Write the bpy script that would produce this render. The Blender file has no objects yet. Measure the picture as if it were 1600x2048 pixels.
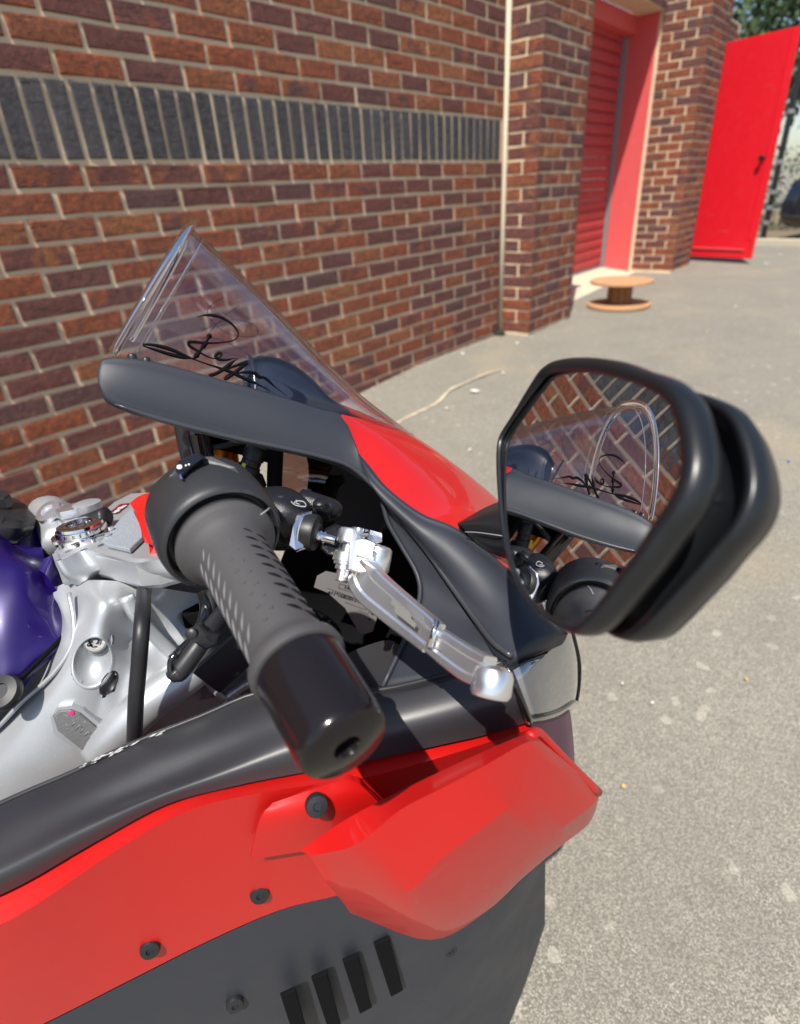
import bpy, math, random
import numpy as np
from mathutils import Vector, Matrix
from mathutils.bvhtree import BVHTree
random.seed(5)
RNG = np.random.default_rng(5)
scene = bpy.context.scene
COL = scene.collection

# ---------------------------------------------------------------- camera
GZ = 0.915                                   # eye-line origin above the ground
CAM = np.array([-0.84137759, -2.17164828, 0.00447883 + GZ])
MC = np.array([[0.62576, -0.77816, -0.05377], [-0.40367, -0.26408, -0.87596], [0.66744, 0.56984, -0.47937]])
FPX = 1162.0
cam_d = bpy.data.cameras.new('camera')
cam = bpy.data.objects.new('camera', cam_d)
COL.objects.link(cam)
rt, dn, fw = MC
up = -dn
cam.matrix_world = Matrix(((rt[0], up[0], -fw[0], CAM[0]), (rt[1], up[1], -fw[1], CAM[1]), (rt[2], up[2], -fw[2], CAM[2]), (0, 0, 0, 1)))
cam_d.sensor_fit = 'HORIZONTAL'
cam_d.sensor_width = 36.0
cam_d.lens = FPX / 1600 * 36.0
cam_d.clip_start = 0.02
cam_d.clip_end = 2000
cam_d.dof.use_dof = True
cam_d.dof.focus_distance = 0.45
cam_d.dof.aperture_fstop = 7.5
scene.camera = cam

# ---------------------------------------------------------------- light
SUN = Vector((-0.465, -0.185, 0.86)).normalized()
world = bpy.data.worlds.new('World')
scene.world = world
world.use_nodes = True
wn = world.node_tree
wn.nodes.clear()
sky = wn.nodes.new('ShaderNodeTexSky')
sky.sky_type = 'NISHITA'
sky.sun_disc = False
sky.sun_elevation = math.asin(SUN.z)
sky.sun_rotation = math.atan2(SUN.x, SUN.y)
bg = wn.nodes.new('ShaderNodeBackground')
bg.inputs['Strength'].default_value = 0.11
wo = wn.nodes.new('ShaderNodeOutputWorld')
wn.links.new(sky.outputs[0], bg.inputs[0])
wn.links.new(bg.outputs[0], wo.inputs[0])
sl = bpy.data.lights.new('sun', 'SUN')
sl.energy = 5.0
sl.angle = math.radians(0.53)
sl.color = (1.0, 0.95, 0.87)
so = bpy.data.objects.new('sun', sl)
so.rotation_euler = (-SUN).to_track_quat('-Z', 'Y').to_euler()
so.location = (0, 0, 6)
COL.objects.link(so)
scene.view_settings.view_transform = 'Standard'
scene.view_settings.look = 'None'
scene.view_settings.exposure = 0.45
scene.view_settings.gamma = 1.0
scene.view_settings.use_curve_mapping = False
scene.cycles.max_bounces = 10
scene.cycles.transparent_max_bounces = 16
scene.cycles.sample_clamp_indirect = 6.0

# ---------------------------------------------------------------- measured coordinates
def ray(x, y):
    return MC.T @ np.array([(x - 800) / FPX, (y - 1024) / FPX, 1.0])
def P(x, y, z):
    return CAM + ray(x, y) * z
_a = math.radians(-30); _l = math.radians(8)
BF = np.array([math.cos(_a), math.sin(_a), 0.0])
_R0 = np.array([math.sin(_a), -math.cos(_a), 0.0])
BU = np.array([0, 0, 1.0]) * math.cos(_l) - _R0 * math.sin(_l)
BR = _R0 * math.cos(_l) + np.array([0, 0, 1.0]) * math.sin(_l)
RC = -0.57                                    # bike centre plane
def PR(x, y, r):                              # on a plane r metres right of the bike's centre
    d = ray(x, y)
    return CAM + d * ((RC + r) / (d @ BR))
def PU(x, y, u):
    d = ray(x, y)
    return CAM + d * (u / (d @ BU))
def PF(x, y, f):
    d = ray(x, y)
    return CAM + d * (f / (d @ BF))
def BK(f, r, u):
    return CAM + BF * f + BR * (RC + r) + BU * u
def tobk(p):
    v = np.asarray(p) - CAM
    return v @ BF, v @ BR - RC, v @ BU
def refl(p):
    f, r, u = tobk(p)
    return BK(f, -r, u)
def PW(x, y, axis, val):                      # on a world plane
    d = ray(x, y)
    return CAM + d * ((val - CAM[axis]) / d[axis])

def gh(x):                                    # the yard falls gently towards the near end of the wall
    return -0.065 * min(max(0.0, 1.9 - x), 5.0)
def PG(x, y, e=0.0):
    p = PW(x, y, 2, e)
    for _ in range(6): p = PW(x, y, 2, gh(p[0]) + e)
    return p

# ---------------------------------------------------------------- materials
def mat(name, base=(0.5, 0.5, 0.5), rough=0.5, metal=0.0, coat=0.0, spec=0.5, **k):
    m = bpy.data.materials.new(name)
    m.use_nodes = True
    b = m.node_tree.nodes['Principled BSDF']
    b.inputs['Base Color'].default_value = (*base, 1)
    b.inputs['Roughness'].default_value = rough
    b.inputs['Metallic'].default_value = metal
    b.inputs['Coat Weight'].default_value = coat
    b.inputs['Coat Roughness'].default_value = k.get('cr', 0.04)
    b.inputs['Specular IOR Level'].default_value = spec
    return m
class NT:
    def __init__(s, m):
        s.t = m.node_tree; s.b = s.t.nodes.get('Principled BSDF')
    def n(s, typ, **kw):
        n = s.t.nodes.new('ShaderNode' + typ)
        for a, v in kw.items():
            if a in n.inputs and not hasattr(n, a): n.inputs[a].default_value = v
            elif hasattr(n, a): setattr(n, a, v)
            else: n.inputs[a.replace('_', ' ')].default_value = v
        return n
    def l(s, a, b): s.t.links.new(a, b)
    def pos(s): return s.n('NewGeometry').outputs['Position']
    def noise(s, scale, detail=4, rough=0.6, vec=None):
        n = s.n('TexNoise'); n.inputs['Scale'].default_value = scale
        n.inputs['Detail'].default_value = detail; n.inputs['Roughness'].default_value = rough
        s.l(vec or s.pos(), n.inputs['Vector']); return n
    def ramp(s, src, stops, interp='LINEAR'):
        r = s.n('ValToRGB'); r.color_ramp.interpolation = interp
        els = r.color_ramp.elements
        while len(els) < len(stops): els.new(0.5)
        for e, (p, c) in zip(els, stops):
            e.position = p; e.color = (*c, 1) if len(c) == 3 else c
        s.l(src, r.inputs[0]); return r
    def mix(s, fac, a, b, blend='MIX'):
        x = s.n('Mix', data_type='RGBA', blend_type=blend)
        for i, v in ((0, fac), (6, a), (7, b)):
            if hasattr(v, 'node'): s.l(v, x.inputs[i])
            else: x.inputs[i].default_value = v if i == 0 else (*v, 1)
        return x.outputs[2]
    def bump(s, h, strength=0.3, dist=0.01, nrm=None):
        b = s.n('Bump'); b.inputs['Strength'].default_value = strength; b.inputs['Distance'].default_value = dist
        s.l(h, b.inputs['Height'])
        if nrm: s.l(nrm, b.inputs['Normal'])
        return b.outputs[0]
    def math(s, op, a, b=None):
        n = s.n('Math', operation=op)
        for i, v in enumerate((a, b)):
            if v is None: continue
            if hasattr(v, 'node'): s.l(v, n.inputs[i])
            else: n.inputs[i].default_value = v
        return n.outputs[0]

def g(v): return (v, v, v)

def brick_mat(name, island=False, dark=False):
    m = mat(name, rough=0.9, spec=0.25); t = NT(m)
    geo = t.n('NewGeometry')
    if island: rnd = geo.outputs['Random Per Island']
    else: rnd = t.n('ObjectInfo').outputs['Random']
    off = t.n('CombineXYZ'); t.l(t.math('MULTIPLY', rnd, 37.0), off.inputs[0]); t.l(t.math('MULTIPLY', rnd, 91.0), off.inputs[2])
    va = t.n('VectorMath', operation='ADD'); t.l(geo.outputs['Position'], va.inputs[0]); t.l(off.outputs[0], va.inputs[1])
    vec = va.outputs[0]
    if dark:
        base = t.ramp(rnd, [(0, (0.040, 0.038, 0.042)), (1, (0.070, 0.064, 0.070))]).outputs[0]
    else:
        purple = t.ramp(rnd, [(0, (0.150, 0.056, 0.046)), (0.5, (0.180, 0.066, 0.054)), (1, (0.125, 0.064, 0.060))]).outputs[0]
        orange = t.ramp(t.math('FRACT', t.math('MULTIPLY', rnd, 7.31)), [(0, (0.300, 0.082, 0.036)), (0.6, (0.265, 0.084, 0.042)), (1, (0.340, 0.128, 0.052))]).outputs[0]
        big = t.noise(9, 2, 0.5, vec)
        sel = t.math('ADD', t.math('MULTIPLY', t.math('FRACT', t.math('MULTIPLY', rnd, 13.7)), 0.62), t.math('MULTIPLY', big.outputs[0], 0.60))
        base = t.mix(t.ramp(sel, [(0.59, g(0)), (0.66, g(1))]).outputs[0], purple, orange)
    mott = t.noise(42, 5, 0.65, vec)
    c = t.mix(t.ramp(mott.outputs[0], [(0.38, g(0)), (0.66, g(0.75))]).outputs[0], base, (0.072, 0.038, 0.034) if not dark else (0.10, 0.09, 0.09))
    fine = t.noise(260, 3, 0.6, vec)
    c = t.mix(t.ramp(fine.outputs[0], [(0.62, g(0)), (0.8, g(0.5))]).outputs[0], c, (0.26, 0.16, 0.12) if not dark else (0.13, 0.12, 0.12))
    # mortar smears
    sm = t.noise(14, 5, 0.75, vec)
    c = t.mix(t.ramp(sm.outputs[0], [(0.70, g(0)), (0.80, g(0.35))]).outputs[0], c, (0.36, 0.28, 0.22))
    t.l(c, t.b.inputs['Base Color'])
    drag = t.n('Mapping'); drag.inputs['Scale'].default_value = (7, 30, 34); t.l(vec, drag.inputs['Vector'])
    cre = t.noise(1.0, 5, 0.7, drag.outputs[0])
    h = t.math('ADD', t.math('MULTIPLY', t.ramp(cre.outputs[0], [(0.32, g(0)), (0.45, g(1))]).outputs[0], 0.7), t.math('MULTIPLY', mott.outputs[0], 0.8))
    h = t.math('ADD', h, t.math('MULTIPLY', fine.outputs[0], 0.3))
    t.l(t.bump(h, 0.9, 0.008), t.b.inputs['Normal'])
    return m

def mortar_mat():
    m = mat('mortar', rough=0.95, spec=0.2); t = NT(m)
    n1 = t.noise(3.5, 5, 0.6); n2 = t.noise(190, 4, 0.7); n3 = t.noise(22, 4, 0.6)
    c = t.ramp(n1.outputs[0], [(0.3, (0.62, 0.47, 0.31)), (0.55, (0.72, 0.555, 0.38)), (0.75, (0.67, 0.55, 0.42))]).outputs[0]
    c = t.mix(t.ramp(n2.outputs[0], [(0.35, g(0.45)), (0.6, g(0))]).outputs[0], c, (0.45, 0.33, 0.22))
    c = t.mix(t.ramp(n3.outputs[0], [(0.66, g(0)), (0.74, g(0.8))]).outputs[0], c, (0.62, 0.58, 0.52))
    t.l(c, t.b.inputs['Base Color'])
    h = t.math('ADD', t.math('MULTIPLY', n2.outputs[0], 0.5), n3.outputs[0])
    t.l(t.bump(h, 0.7, 0.004), t.b.inputs['Normal'])
    return m

def asphalt_mat():
    m = mat('asphalt', rough=0.9, spec=0.3); t = NT(m)
    v = t.n('TexVoronoi'); v.inputs['Scale'].default_value = 360; t.l(t.pos(), v.inputs['Vector'])
    v2 = t.n('TexVoronoi'); v2.inputs['Scale'].default_value = 52; t.l(t.pos(), v2.inputs['Vector'])
    sep = t.n('SeparateColor'); t.l(v.outputs['Color'], sep.inputs[0])
    sep2 = t.n('SeparateColor'); t.l(v2.outputs['Color'], sep2.inputs[0])
    n1 = t.noise(0.9, 5, 0.6); n2 = t.noise(3.2, 6, 0.7); n4 = t.noise(1.3, 3, 0.5); n5 = t.noise(26, 4, 0.7)
    base = t.ramp(n1.outputs[0], [(0.3, (0.215, 0.205, 0.172)), (0.7, (0.295, 0.275, 0.225))]).outputs[0]
    st = t.ramp(sep.outputs[0], [(0.0, (0.15, 0.14, 0.125)), (0.25, (0.245, 0.23, 0.19)), (0.6, (0.375, 0.343, 0.276)), (0.93, (0.47, 0.43, 0.35)), (1.0, (0.62, 0.58, 0.50))]).outputs[0]
    c = t.mix(0.62, base, st)
    c = t.mix(t.ramp(v.outputs['Distance'], [(0.3, g(0)), (0.75, g(0.72))]).outputs[0], c, (0.10, 0.095, 0.08))
    c = t.mix(t.ramp(sep2.outputs[1], [(0.985, g(0)), (0.99, g(0.3))]).outputs[0], c, (0.62, 0.56, 0.47))
    c = t.mix(t.ramp(n2.outputs[0], [(0.48, g(0)), (0.72, g(0.42))]).outputs[0], c, (0.17, 0.155, 0.125))
    c = t.mix(t.ramp(n4.outputs[0], [(0.55, g(0)), (0.7, g(0.35))]).outputs[0], c, (0.36, 0.29, 0.19))
    c = t.mix(t.ramp(n5.outputs[0], [(0.5, g(0)), (0.7, g(0.35))]).outputs[0], c, (0.16, 0.15, 0.13))
    t.l(c, t.b.inputs['Base Color'])
    h = t.math('SUBTRACT', 1.0, v.outputs['Distance'])
    t.l(t.bump(h, 0.45, 0.003), t.b.inputs['Normal'])
    return m

def fleck_mat(name, base, rough, metal=0.0, speck=(0.2, 0.2, 0.22), amount=0.72, coat=0.0, scale=900, bump=0.05):
    m = mat(name, base, rough, metal, coat); t = NT(m)
    n = t.noise(scale, 3, 0.7)
    w = t.noise(11, 4, 0.6)
    c = t.mix(t.ramp(n.outputs[0], [(amount, g(0)), (amount + 0.08, g(0.6))]).outputs[0], base, speck)
    t.l(c, t.b.inputs['Base Color'])
    t.l(t.ramp(w.outputs[0], [(0.3, g(rough * 0.85)), (0.7, g(min(1, rough * 1.2)))]).outputs[0], t.b.inputs['Roughness'])
    if bump: t.l(t.bump(n.outputs[0], bump, 0.0008), t.b.inputs['Normal'])
    return m

def wood_mat(name, a, b):
    m = mat(name, rough=0.8); t = NT(m)
    mp = t.n('Mapping'); mp.inputs['Scale'].default_value = (6, 60, 6); t.l(t.pos(), mp.inputs[0])
    n = t.noise(1, 5, 0.6, mp.outputs[0])
    t.l(t.ramp(n.outputs[0], [(0.3, a), (0.7, b)]).outputs[0], t.b.inputs['Base Color'])
    t.l(t.bump(n.outputs[0], 0.3, 0.002), t.b.inputs['Normal'])
    return m

def dusty(name, base, rough, dust=(0.3, 0.3, 0.3), amt=0.25, coat=1.0, metal=0.0):
    m = mat(name, base, rough, metal, coat); t = NT(m)
    n = t.noise(7, 6, 0.7); n2 = t.noise(700, 2, 0.6)
    f = t.math('MULTIPLY', t.ramp(n.outputs[0], [(0.45, g(0)), (0.8, g(1))]).outputs[0], t.ramp(n2.outputs[0], [(0.6, g(0)), (0.7, g(amt))]).outputs[0])
    t.l(t.mix(f, base, dust), t.b.inputs['Base Color'])
    t.l(t.ramp(n.outputs[0], [(0.3, g(0.02)), (0.8, g(0.09))]).outputs[0], t.b.inputs['Coat Roughness'])
    return m

def clear_mat(name, tint=(1, 1, 1), refl=1.0):
    m = bpy.data.materials.new(name); m.use_nodes = True; t = NT(m); t.t.nodes.clear()
    o = t.n('OutputMaterial'); tr = t.n('BsdfTransparent'); tr.inputs[0].default_value = (*tint, 1)
    gl = t.n('BsdfGlossy'); gl.inputs['Roughness'].default_value = 0.015
    lw = t.n('LayerWeight'); lw.inputs[0].default_value = 0.5
    fr = t.math('MULTIPLY', t.math('ADD', t.math('MULTIPLY', t.math('POWER', lw.outputs['Facing'], 3.0), 0.80), 0.04), refl)
    mx = t.n('MixShader'); t.l(fr, mx.inputs[0]); t.l(tr.outputs[0], mx.inputs[1]); t.l(gl.outputs[0], mx.inputs[2])
    t.l(mx.outputs[0], o.inputs[0])
    return m

M = {}
M['brick'] = brick_mat('brick'); M['brick_i'] = brick_mat('brick_far', True)
M['brick_d'] = brick_mat('brick_dark', False, True); M['brick_di'] = brick_mat('brick_dark_far', True, True)
M['mortar'] = mortar_mat(); M['asphalt'] = asphalt_mat()
M['charcoal'] = fleck_mat('charcoal_plastic', (0.023, 0.026, 0.035), 0.52, 0.0, (0.22, 0.23, 0.26), 0.70, bump=0.12)
M['panel'] = fleck_mat('side_panel_plastic', (0.026, 0.0255, 0.029), 0.40, 0.0, (0.3, 0.3, 0.33), 0.70, bump=0.06)
M['red'] = dusty('red_paint', (0.52, 0.004, 0.002), 0.5, amt=.08, coat=.5)
M['red2'] = dusty('red_paint_side', (0.47, 0.003, 0.002), 0.5, amt=.06, coat=.28)
M['purple'] = fleck_mat('purple_paint', (0.011, 0.001, 0.085), 0.35, 0.2, (0.05, 0.01, 0.3), 0.66, coat=.5, bump=0)
M['plum'] = mat('plum_paint', (0.15, 0.010, 0.085), 0.5, 0.0, 0.2, .3)
M['silver'] = fleck_mat('silver_paint', (0.46, 0.475, 0.49), 0.42, 0.6, (0.75, 0.76, 0.78), 0.62, bump=0.04)
M['silver_d'] = fleck_mat('cast_silver', (0.22, 0.22, 0.22), 0.55, 0.6, (0.5, 0.5, 0.5), 0.6, scale=500, bump=0.5)
M['alu'] = fleck_mat('machined_aluminium', (0.86, 0.86, 0.88), 0.30, 0.93, (0.9, 0.9, 0.9), 0.6, bump=0)
M['chrome'] = mat('polished_steel', (0.80, 0.78, 0.76), 0.08, 1.0)
M['gloss'] = mat('gloss_black', (0.008, 0.008, 0.010), 0.10, 0.0, 0.6)
M['crackle'] = fleck_mat('black_cast', (0.012, 0.012, 0.014), 0.30, 0.2, (0.5, 0.5, 0.55), 0.74, scale=700, bump=0.4)
M['black'] = mat('black_plastic', (0.014, 0.014, 0.016), 0.45)
M['matt'] = mat('matt_black', (0.004, 0.004, 0.005), 0.9, spec=0.1)
M['rubber'] = fleck_mat('grip_rubber', (0.052, 0.050, 0.052), 0.62, 0.0, (0.09, 0.09, 0.09), 0.68, scale=300, bump=0.15)
M['housing'] = fleck_mat('housing_plastic', (0.022, 0.023, 0.025), 0.40, 0.0, (0.09, 0.09, 0.1), 0.68, scale=600, bump=0.15)
M['satin'] = mat('satin_black', (0.010, 0.008, 0.009), 0.16, 0.0, 0.0, .35)
M['screen'] = clear_mat('screen_plastic', (0.965, 0.945, 0.965), 1.0)
M['edge'] = mat('screen_edge', (0.93, 0.90, 0.92), 0.03); M['edge'].node_tree.nodes['Principled BSDF'].inputs['Transmission Weight'].default_value = 1.0
M['lens'] = clear_mat('lamp_lens', (0.75, 0.76, 0.78), 1.6)
M['mirror'] = mat('mirror_silver', (0.86, 0.87, 0.88), 0.0, 1.0)
M['ink'] = mat('black_ink', (0.003, 0.003, 0.005), 0.8, spec=.1)
M['amber'] = mat('amber_metal', (0.50, 0.17, 0.015), 0.3, 0.85)
M['label'] = mat('grey_label', (0.20, 0.19, 0.19), 0.55)
M['print'] = mat('label_print', (0.01, 0.01, 0.01), 0.6)
M['white'] = mat('white_print', (0.8, 0.8, 0.8), 0.5)
M['maroon'] = mat('maroon_sticker', (0.16, 0.006, 0.010), 0.3)
M['pink'] = mat('pink_marker', (0.75, 0.02, 0.18), 0.5)
M['yellow'] = mat('yellow_print', (0.5, 0.5, 0.03), 0.5)
M['door'] = fleck_mat('shutter_paint', (0.42, 0.045, 0.045), 0.55, 0, (0.5, 0.08, 0.07), 0.6, scale=30, bump=0.02)
M['frame_red'] = fleck_mat('sunlit_red_paint', (0.62, 0.085, 0.085), 0.55, 0, (0.66, 0.15, 0.15), 0.6, scale=30, bump=0.02)  # paler red has the sunlight on the door reveal painted in
M['redpanel'] = fleck_mat('red_door_paint', (0.70, 0.010, 0.022), 0.4, 0, (0.72, 0.03, 0.04), 0.6, scale=25, bump=0.02)
M['grey'] = fleck_mat('grey_metal', (0.25, 0.25, 0.26), 0.5, 0.3, (0.3, 0.3, 0.3), 0.6, scale=60)
M['concrete'] = fleck_mat('pale_concrete', (0.55, 0.47, 0.34), 0.9, 0, (0.62, 0.56, 0.44), 0.55, scale=40, bump=0.3)
M['kerb'] = fleck_mat('kerb_stone', (0.46, 0.41, 0.32), 0.9, 0, (0.55, 0.5, 0.4), 0.55, scale=40, bump=0.3)
M['sealant'] = fleck_mat('sealant', (0.60, 0.50, 0.37), 0.8, 0, (0.7, 0.66, 0.6), 0.6, scale=30)
M['wood'] = wood_mat('orange_plywood', (0.42, 0.21, 0.095), (0.53, 0.30, 0.15))
M['wood_d'] = wood_mat('core_board', (0.20, 0.095, 0.035), (0.29, 0.14, 0.055))
M['earth'] = fleck_mat('planted_earth', (0.16, 0.12, 0.075), 0.95, 0, (0.3, 0.24, 0.14), 0.55, scale=30, bump=0.5)
M['car'] = mat('navy_paint', (0.010, 0.013, 0.030), 0.25, 0.3, 1.0)
M['glass_d'] = mat('car_glass', (0.01, 0.012, 0.015), 0.05)
M['tyre'] = mat('tyre_rubber', (0.013, 0.013, 0.013), 0.8)
M['trunk'] = wood_mat('bark', (0.08, 0.055, 0.035), (0.14, 0.10, 0.07))
M['lit_w'] = mat('pale_scrap', (0.75, 0.72, 0.66), 0.8)
M['lit_y'] = mat('yellow_scrap', (0.62, 0.42, 0.12), 0.8)
M['lit_b'] = mat('blue_scrap', (0.12, 0.22, 0.62), 0.5)
M['moss'] = fleck_mat('dark_moss', (0.02, 0.022, 0.012), 0.95, 0, (0.04, 0.05, 0.02), 0.6, scale=200, bump=0.4)
def leaf_mat(name, a, b):
    m = mat(name, rough=0.6); t = NT(m)
    r = t.n('NewGeometry').outputs['Random Per Island']
    t.l(t.ramp(r, [(0, a), (1, b)]).outputs[0], t.b.inputs['Base Color'])
    return m
M['leaf'] = leaf_mat('leaves', (0.035, 0.060, 0.018), (0.105, 0.125, 0.045))
M['leaf2'] = leaf_mat('leaves_dark', (0.022, 0.045, 0.015), (0.06, 0.10, 0.03))

# ---------------------------------------------------------------- object helpers
def tag(o, label=None, cat=None, group=None, kind=None):
    for k, v in (('label', label), ('category', cat), ('group', group), ('kind', kind)):
        if v: o[k] = v
    return o
def empty(name, loc):
    o = bpy.data.objects.new(name, None); o.empty_display_size = 0.05
    o.location = Vector(loc); COL.objects.link(o); return o
def root_of(o):
    p = Vector((0, 0, 0))
    while o is not None:
        p += o.location; o = o.parent
    return np.array(p)
def mesh(name, verts, faces, material, parent=None, smooth=True, origin=None):
    verts = np.asarray(verts, float)
    base = root_of(parent)
    if origin is None: origin = verts.mean(axis=0)
    origin = np.asarray(origin, float)
    me = bpy.data.meshes.new(name)
    me.from_pydata((verts - origin).tolist(), [], faces)
    me.materials.append(material)
    me.polygons.foreach_set('use_smooth', [smooth] * len(me.polygons))
    me.update()
    o = bpy.data.objects.new(name, me)
    o.location = Vector(origin - base)
    if parent is not None: o.parent = parent
    COL.objects.link(o)
    return o
def join(parts):
    V = []; Fc = []; k = 0
    for v, f in parts:
        V.extend(list(v)); Fc.extend([[i + k for i in q] for q in f]); k += len(v)
    return V, Fc
def cr(pts, n, closed=False):                 # Catmull-Rom resample, n steps per span
    pts = np.asarray(pts, float); m = len(pts); out = []
    if m == 1: return pts
    rng = range(m if closed else m - 1)
    for i in rng:
        if closed: p0, p1, p2, p3 = pts[(i - 1) % m], pts[i], pts[(i + 1) % m], pts[(i + 2) % m]
        else:
            p1, p2 = pts[i], pts[i + 1]
            p0 = pts[i - 1] if i > 0 else 2 * p1 - p2
            p3 = pts[i + 2] if i + 2 < m else 2 * p2 - p1
        for k in range(n):
            t = k / n
            out.append(0.5 * (2 * p1 + (p2 - p0) * t + (2 * p0 - 5 * p1 + 4 * p2 - p3) * t * t + (3 * p1 - p0 - 3 * p2 + p3) * t ** 3))
    if not closed: out.append(pts[-1])
    return np.array(out)
def unit(v):
    v = np.asarray(v, float); return v / (np.linalg.norm(v, axis=-1, keepdims=True) + 1e-12)
def grid_surface(rows, n=4, m=4):
    R = [cr(r, n) for r in rows]
    R = np.array(R)                            # rows x cols x 3
    G = np.stack([cr(R[:, j], m) for j in range(R.shape[1])], axis=1)
    return G
def sheet_vf(G, thick=0.003, toward=None, hole=None):
    a, b = G.shape[:2]
    du = np.gradient(G, axis=1); dv = np.gradient(G, axis=0)
    N = unit(np.cross(du, dv))
    ref = (CAM if toward is None else np.asarray(toward)) - G
    s = np.sign((N * ref).sum(-1).mean()) or 1.0
    N = N * s
    front = G.reshape(-1, 3); back = (G - N * thick).reshape(-1, 3)
    V = np.vstack([front, back]); k = a * b; F = []
    idx = lambda i, j: i * b + j
    keep = {}
    for i in range(a - 1):
        for j in range(b - 1):
            if hole is not None and hole(G[i:i + 2, j:j + 2].reshape(-1, 3).mean(0)): continue
            keep[(i, j)] = 1
            q = [idx(i, j), idx(i, j + 1), idx(i + 1, j + 1), idx(i + 1, j)]
            if s < 0: q = q[::-1]
            F.append(q); F.append([x + k for x in q[::-1]])
    def rim(p, q):
        F.append([p, p + k, q + k, q] if s > 0 else [q, q + k, p + k, p])
    for (i, j) in keep:
        if (i - 1, j) not in keep: rim(idx(i, j), idx(i, j + 1))
        if (i + 1, j) not in keep: rim(idx(i + 1, j + 1), idx(i + 1, j))
        if (i, j - 1) not in keep: rim(idx(i + 1, j), idx(i, j))
        if (i, j + 1) not in keep: rim(idx(i, j + 1), idx(i + 1, j + 1))
    return V, F
def sheet(name, rows, material, parent, thick=0.003, n=4, m=4, toward=None, hole=None, G=None, split=50):
    if G is None: G = grid_surface(rows, n, m)
    V, F = sheet_vf(G, thick, toward, hole)
    o = mesh(name, V, F, material, parent)
    md = o.modifiers.new('edge', 'EDGE_SPLIT'); md.split_angle = math.radians(split)
    return o
def rings_vf(rings, closed_ring=True, caps=(True, True)):
    rings = [np.asarray(r) for r in rings]; n = len(rings[0]); V = np.vstack(rings); F = []
    for i in range(len(rings) - 1):
        for j in range(n if closed_ring else n - 1):
            F.append([i * n + j, i * n + (j + 1) % n, (i + 1) * n + (j + 1) % n, (i + 1) * n + j])
    if caps[0]: F.append(list(range(n))[::-1])
    if caps[1]: F.append([(len(rings) - 1) * n + j for j in range(n)])
    return V, F
def frames(path, upv=None):
    path = np.asarray(path, float); T = unit(np.gradient(path, axis=0))
    u = np.array([0, 0, 1.0]) if upv is None else np.asarray(upv, float)
    X = []; prev = None
    for t in T:
        if prev is None or upv is not None: x = np.cross(t, u)
        else: x = prev - t * (prev @ t)
        if np.linalg.norm(x) < 1e-6: x = np.cross(t, [1, 0.3, 0.1])
        x = unit(x); prev = x; X.append(x)
    X = np.array(X); Y = np.cross(X, T)
    return T, X, Y
def tube_vf(path, r, n=12, step=4, r2=None, upv=None, power=1.0, smooth=True):
    path = np.asarray(path, float); m = len(path)
    ra = np.full(m, r) if np.isscalar(r) else np.asarray(r, float)
    rb = ra if r2 is None else (np.full(m, r2) if np.isscalar(r2) else np.asarray(r2, float))
    if smooth and m > 2:
        q = cr(np.c_[path, ra, rb], step); path, ra, rb = q[:, :3], q[:, 3], q[:, 4]
    T, X, Y = frames(path, upv)
    th = np.linspace(0, 2 * math.pi, n, endpoint=False)
    c = np.sign(np.cos(th)) * np.abs(np.cos(th)) ** power; s = np.sign(np.sin(th)) * np.abs(np.sin(th)) ** power
    rings = [path[i] + np.outer(c * ra[i], X[i]) + np.outer(s * rb[i], Y[i]) for i in range(len(path))]
    return rings_vf(rings)
def tube(name, path, r, material, parent=None, **k):
    V, F = tube_vf(path, r, **k)
    return mesh(name, V, F, material, parent)
def bar(name, path, hw, hh, material, parent, upv, groove=True, step=5):
    path = np.asarray(path, float); q = cr(np.c_[path, hw, hh], step); path = q[:, :3]; hw = q[:, 3]; hh = q[:, 4]
    T, X, Y = frames(path, upv); rings = []
    for i in range(len(path)):
        x = X[i] if X[i] @ (CAM - path[i]) > 0 else -X[i]; y = np.cross(T[i], x); y = y if y @ upv > 0 else -y
        w, h = hw[i], hh[i]; c = .0011; g_ = .0012 if groove else 0
        sec = [(w - c, h), (w, h - c), (w, h * .52), (w - g_, h * .38), (w - g_, -h * .38), (w, -h * .52), (w, -h + c), (w - c, -h), (-w + c, -h), (-w, -h + c), (-w, h - c), (-w + c, h)]
        rings.append(np.array([path[i] + x * a + y * b for a, b in sec]))
    V, F = rings_vf(rings)
    return mesh(name, V, F, material, parent, smooth=False)
def lathe_vf(p0, d, prof, n=40, upv=None):
    p0 = np.asarray(p0, float); d = unit(d)
    u = np.array([0, 0, 1.0]) if upv is None else np.asarray(upv, float)
    x = np.cross(d, u)
    if np.linalg.norm(x) < 1e-4: x = np.cross(d, [1, 0, 0.2])
    x = unit(x); y = np.cross(x, d)
    th = np.linspace(0, 2 * math.pi, n, endpoint=False)
    rings = [p0 + d * t + np.outer(np.cos(th) * r, x) + np.outer(np.sin(th) * r, y) for t, r in prof]
    return rings_vf(rings)
def lathe(name, p0, d, prof, material, parent=None, n=40, split=40):
    V, F = lathe_vf(p0, d, prof, n)
    o = mesh(name, V, F, material, parent)
    if split: md = o.modifiers.new('edge', 'EDGE_SPLIT'); md.split_angle = math.radians(split)
    return o
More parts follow.
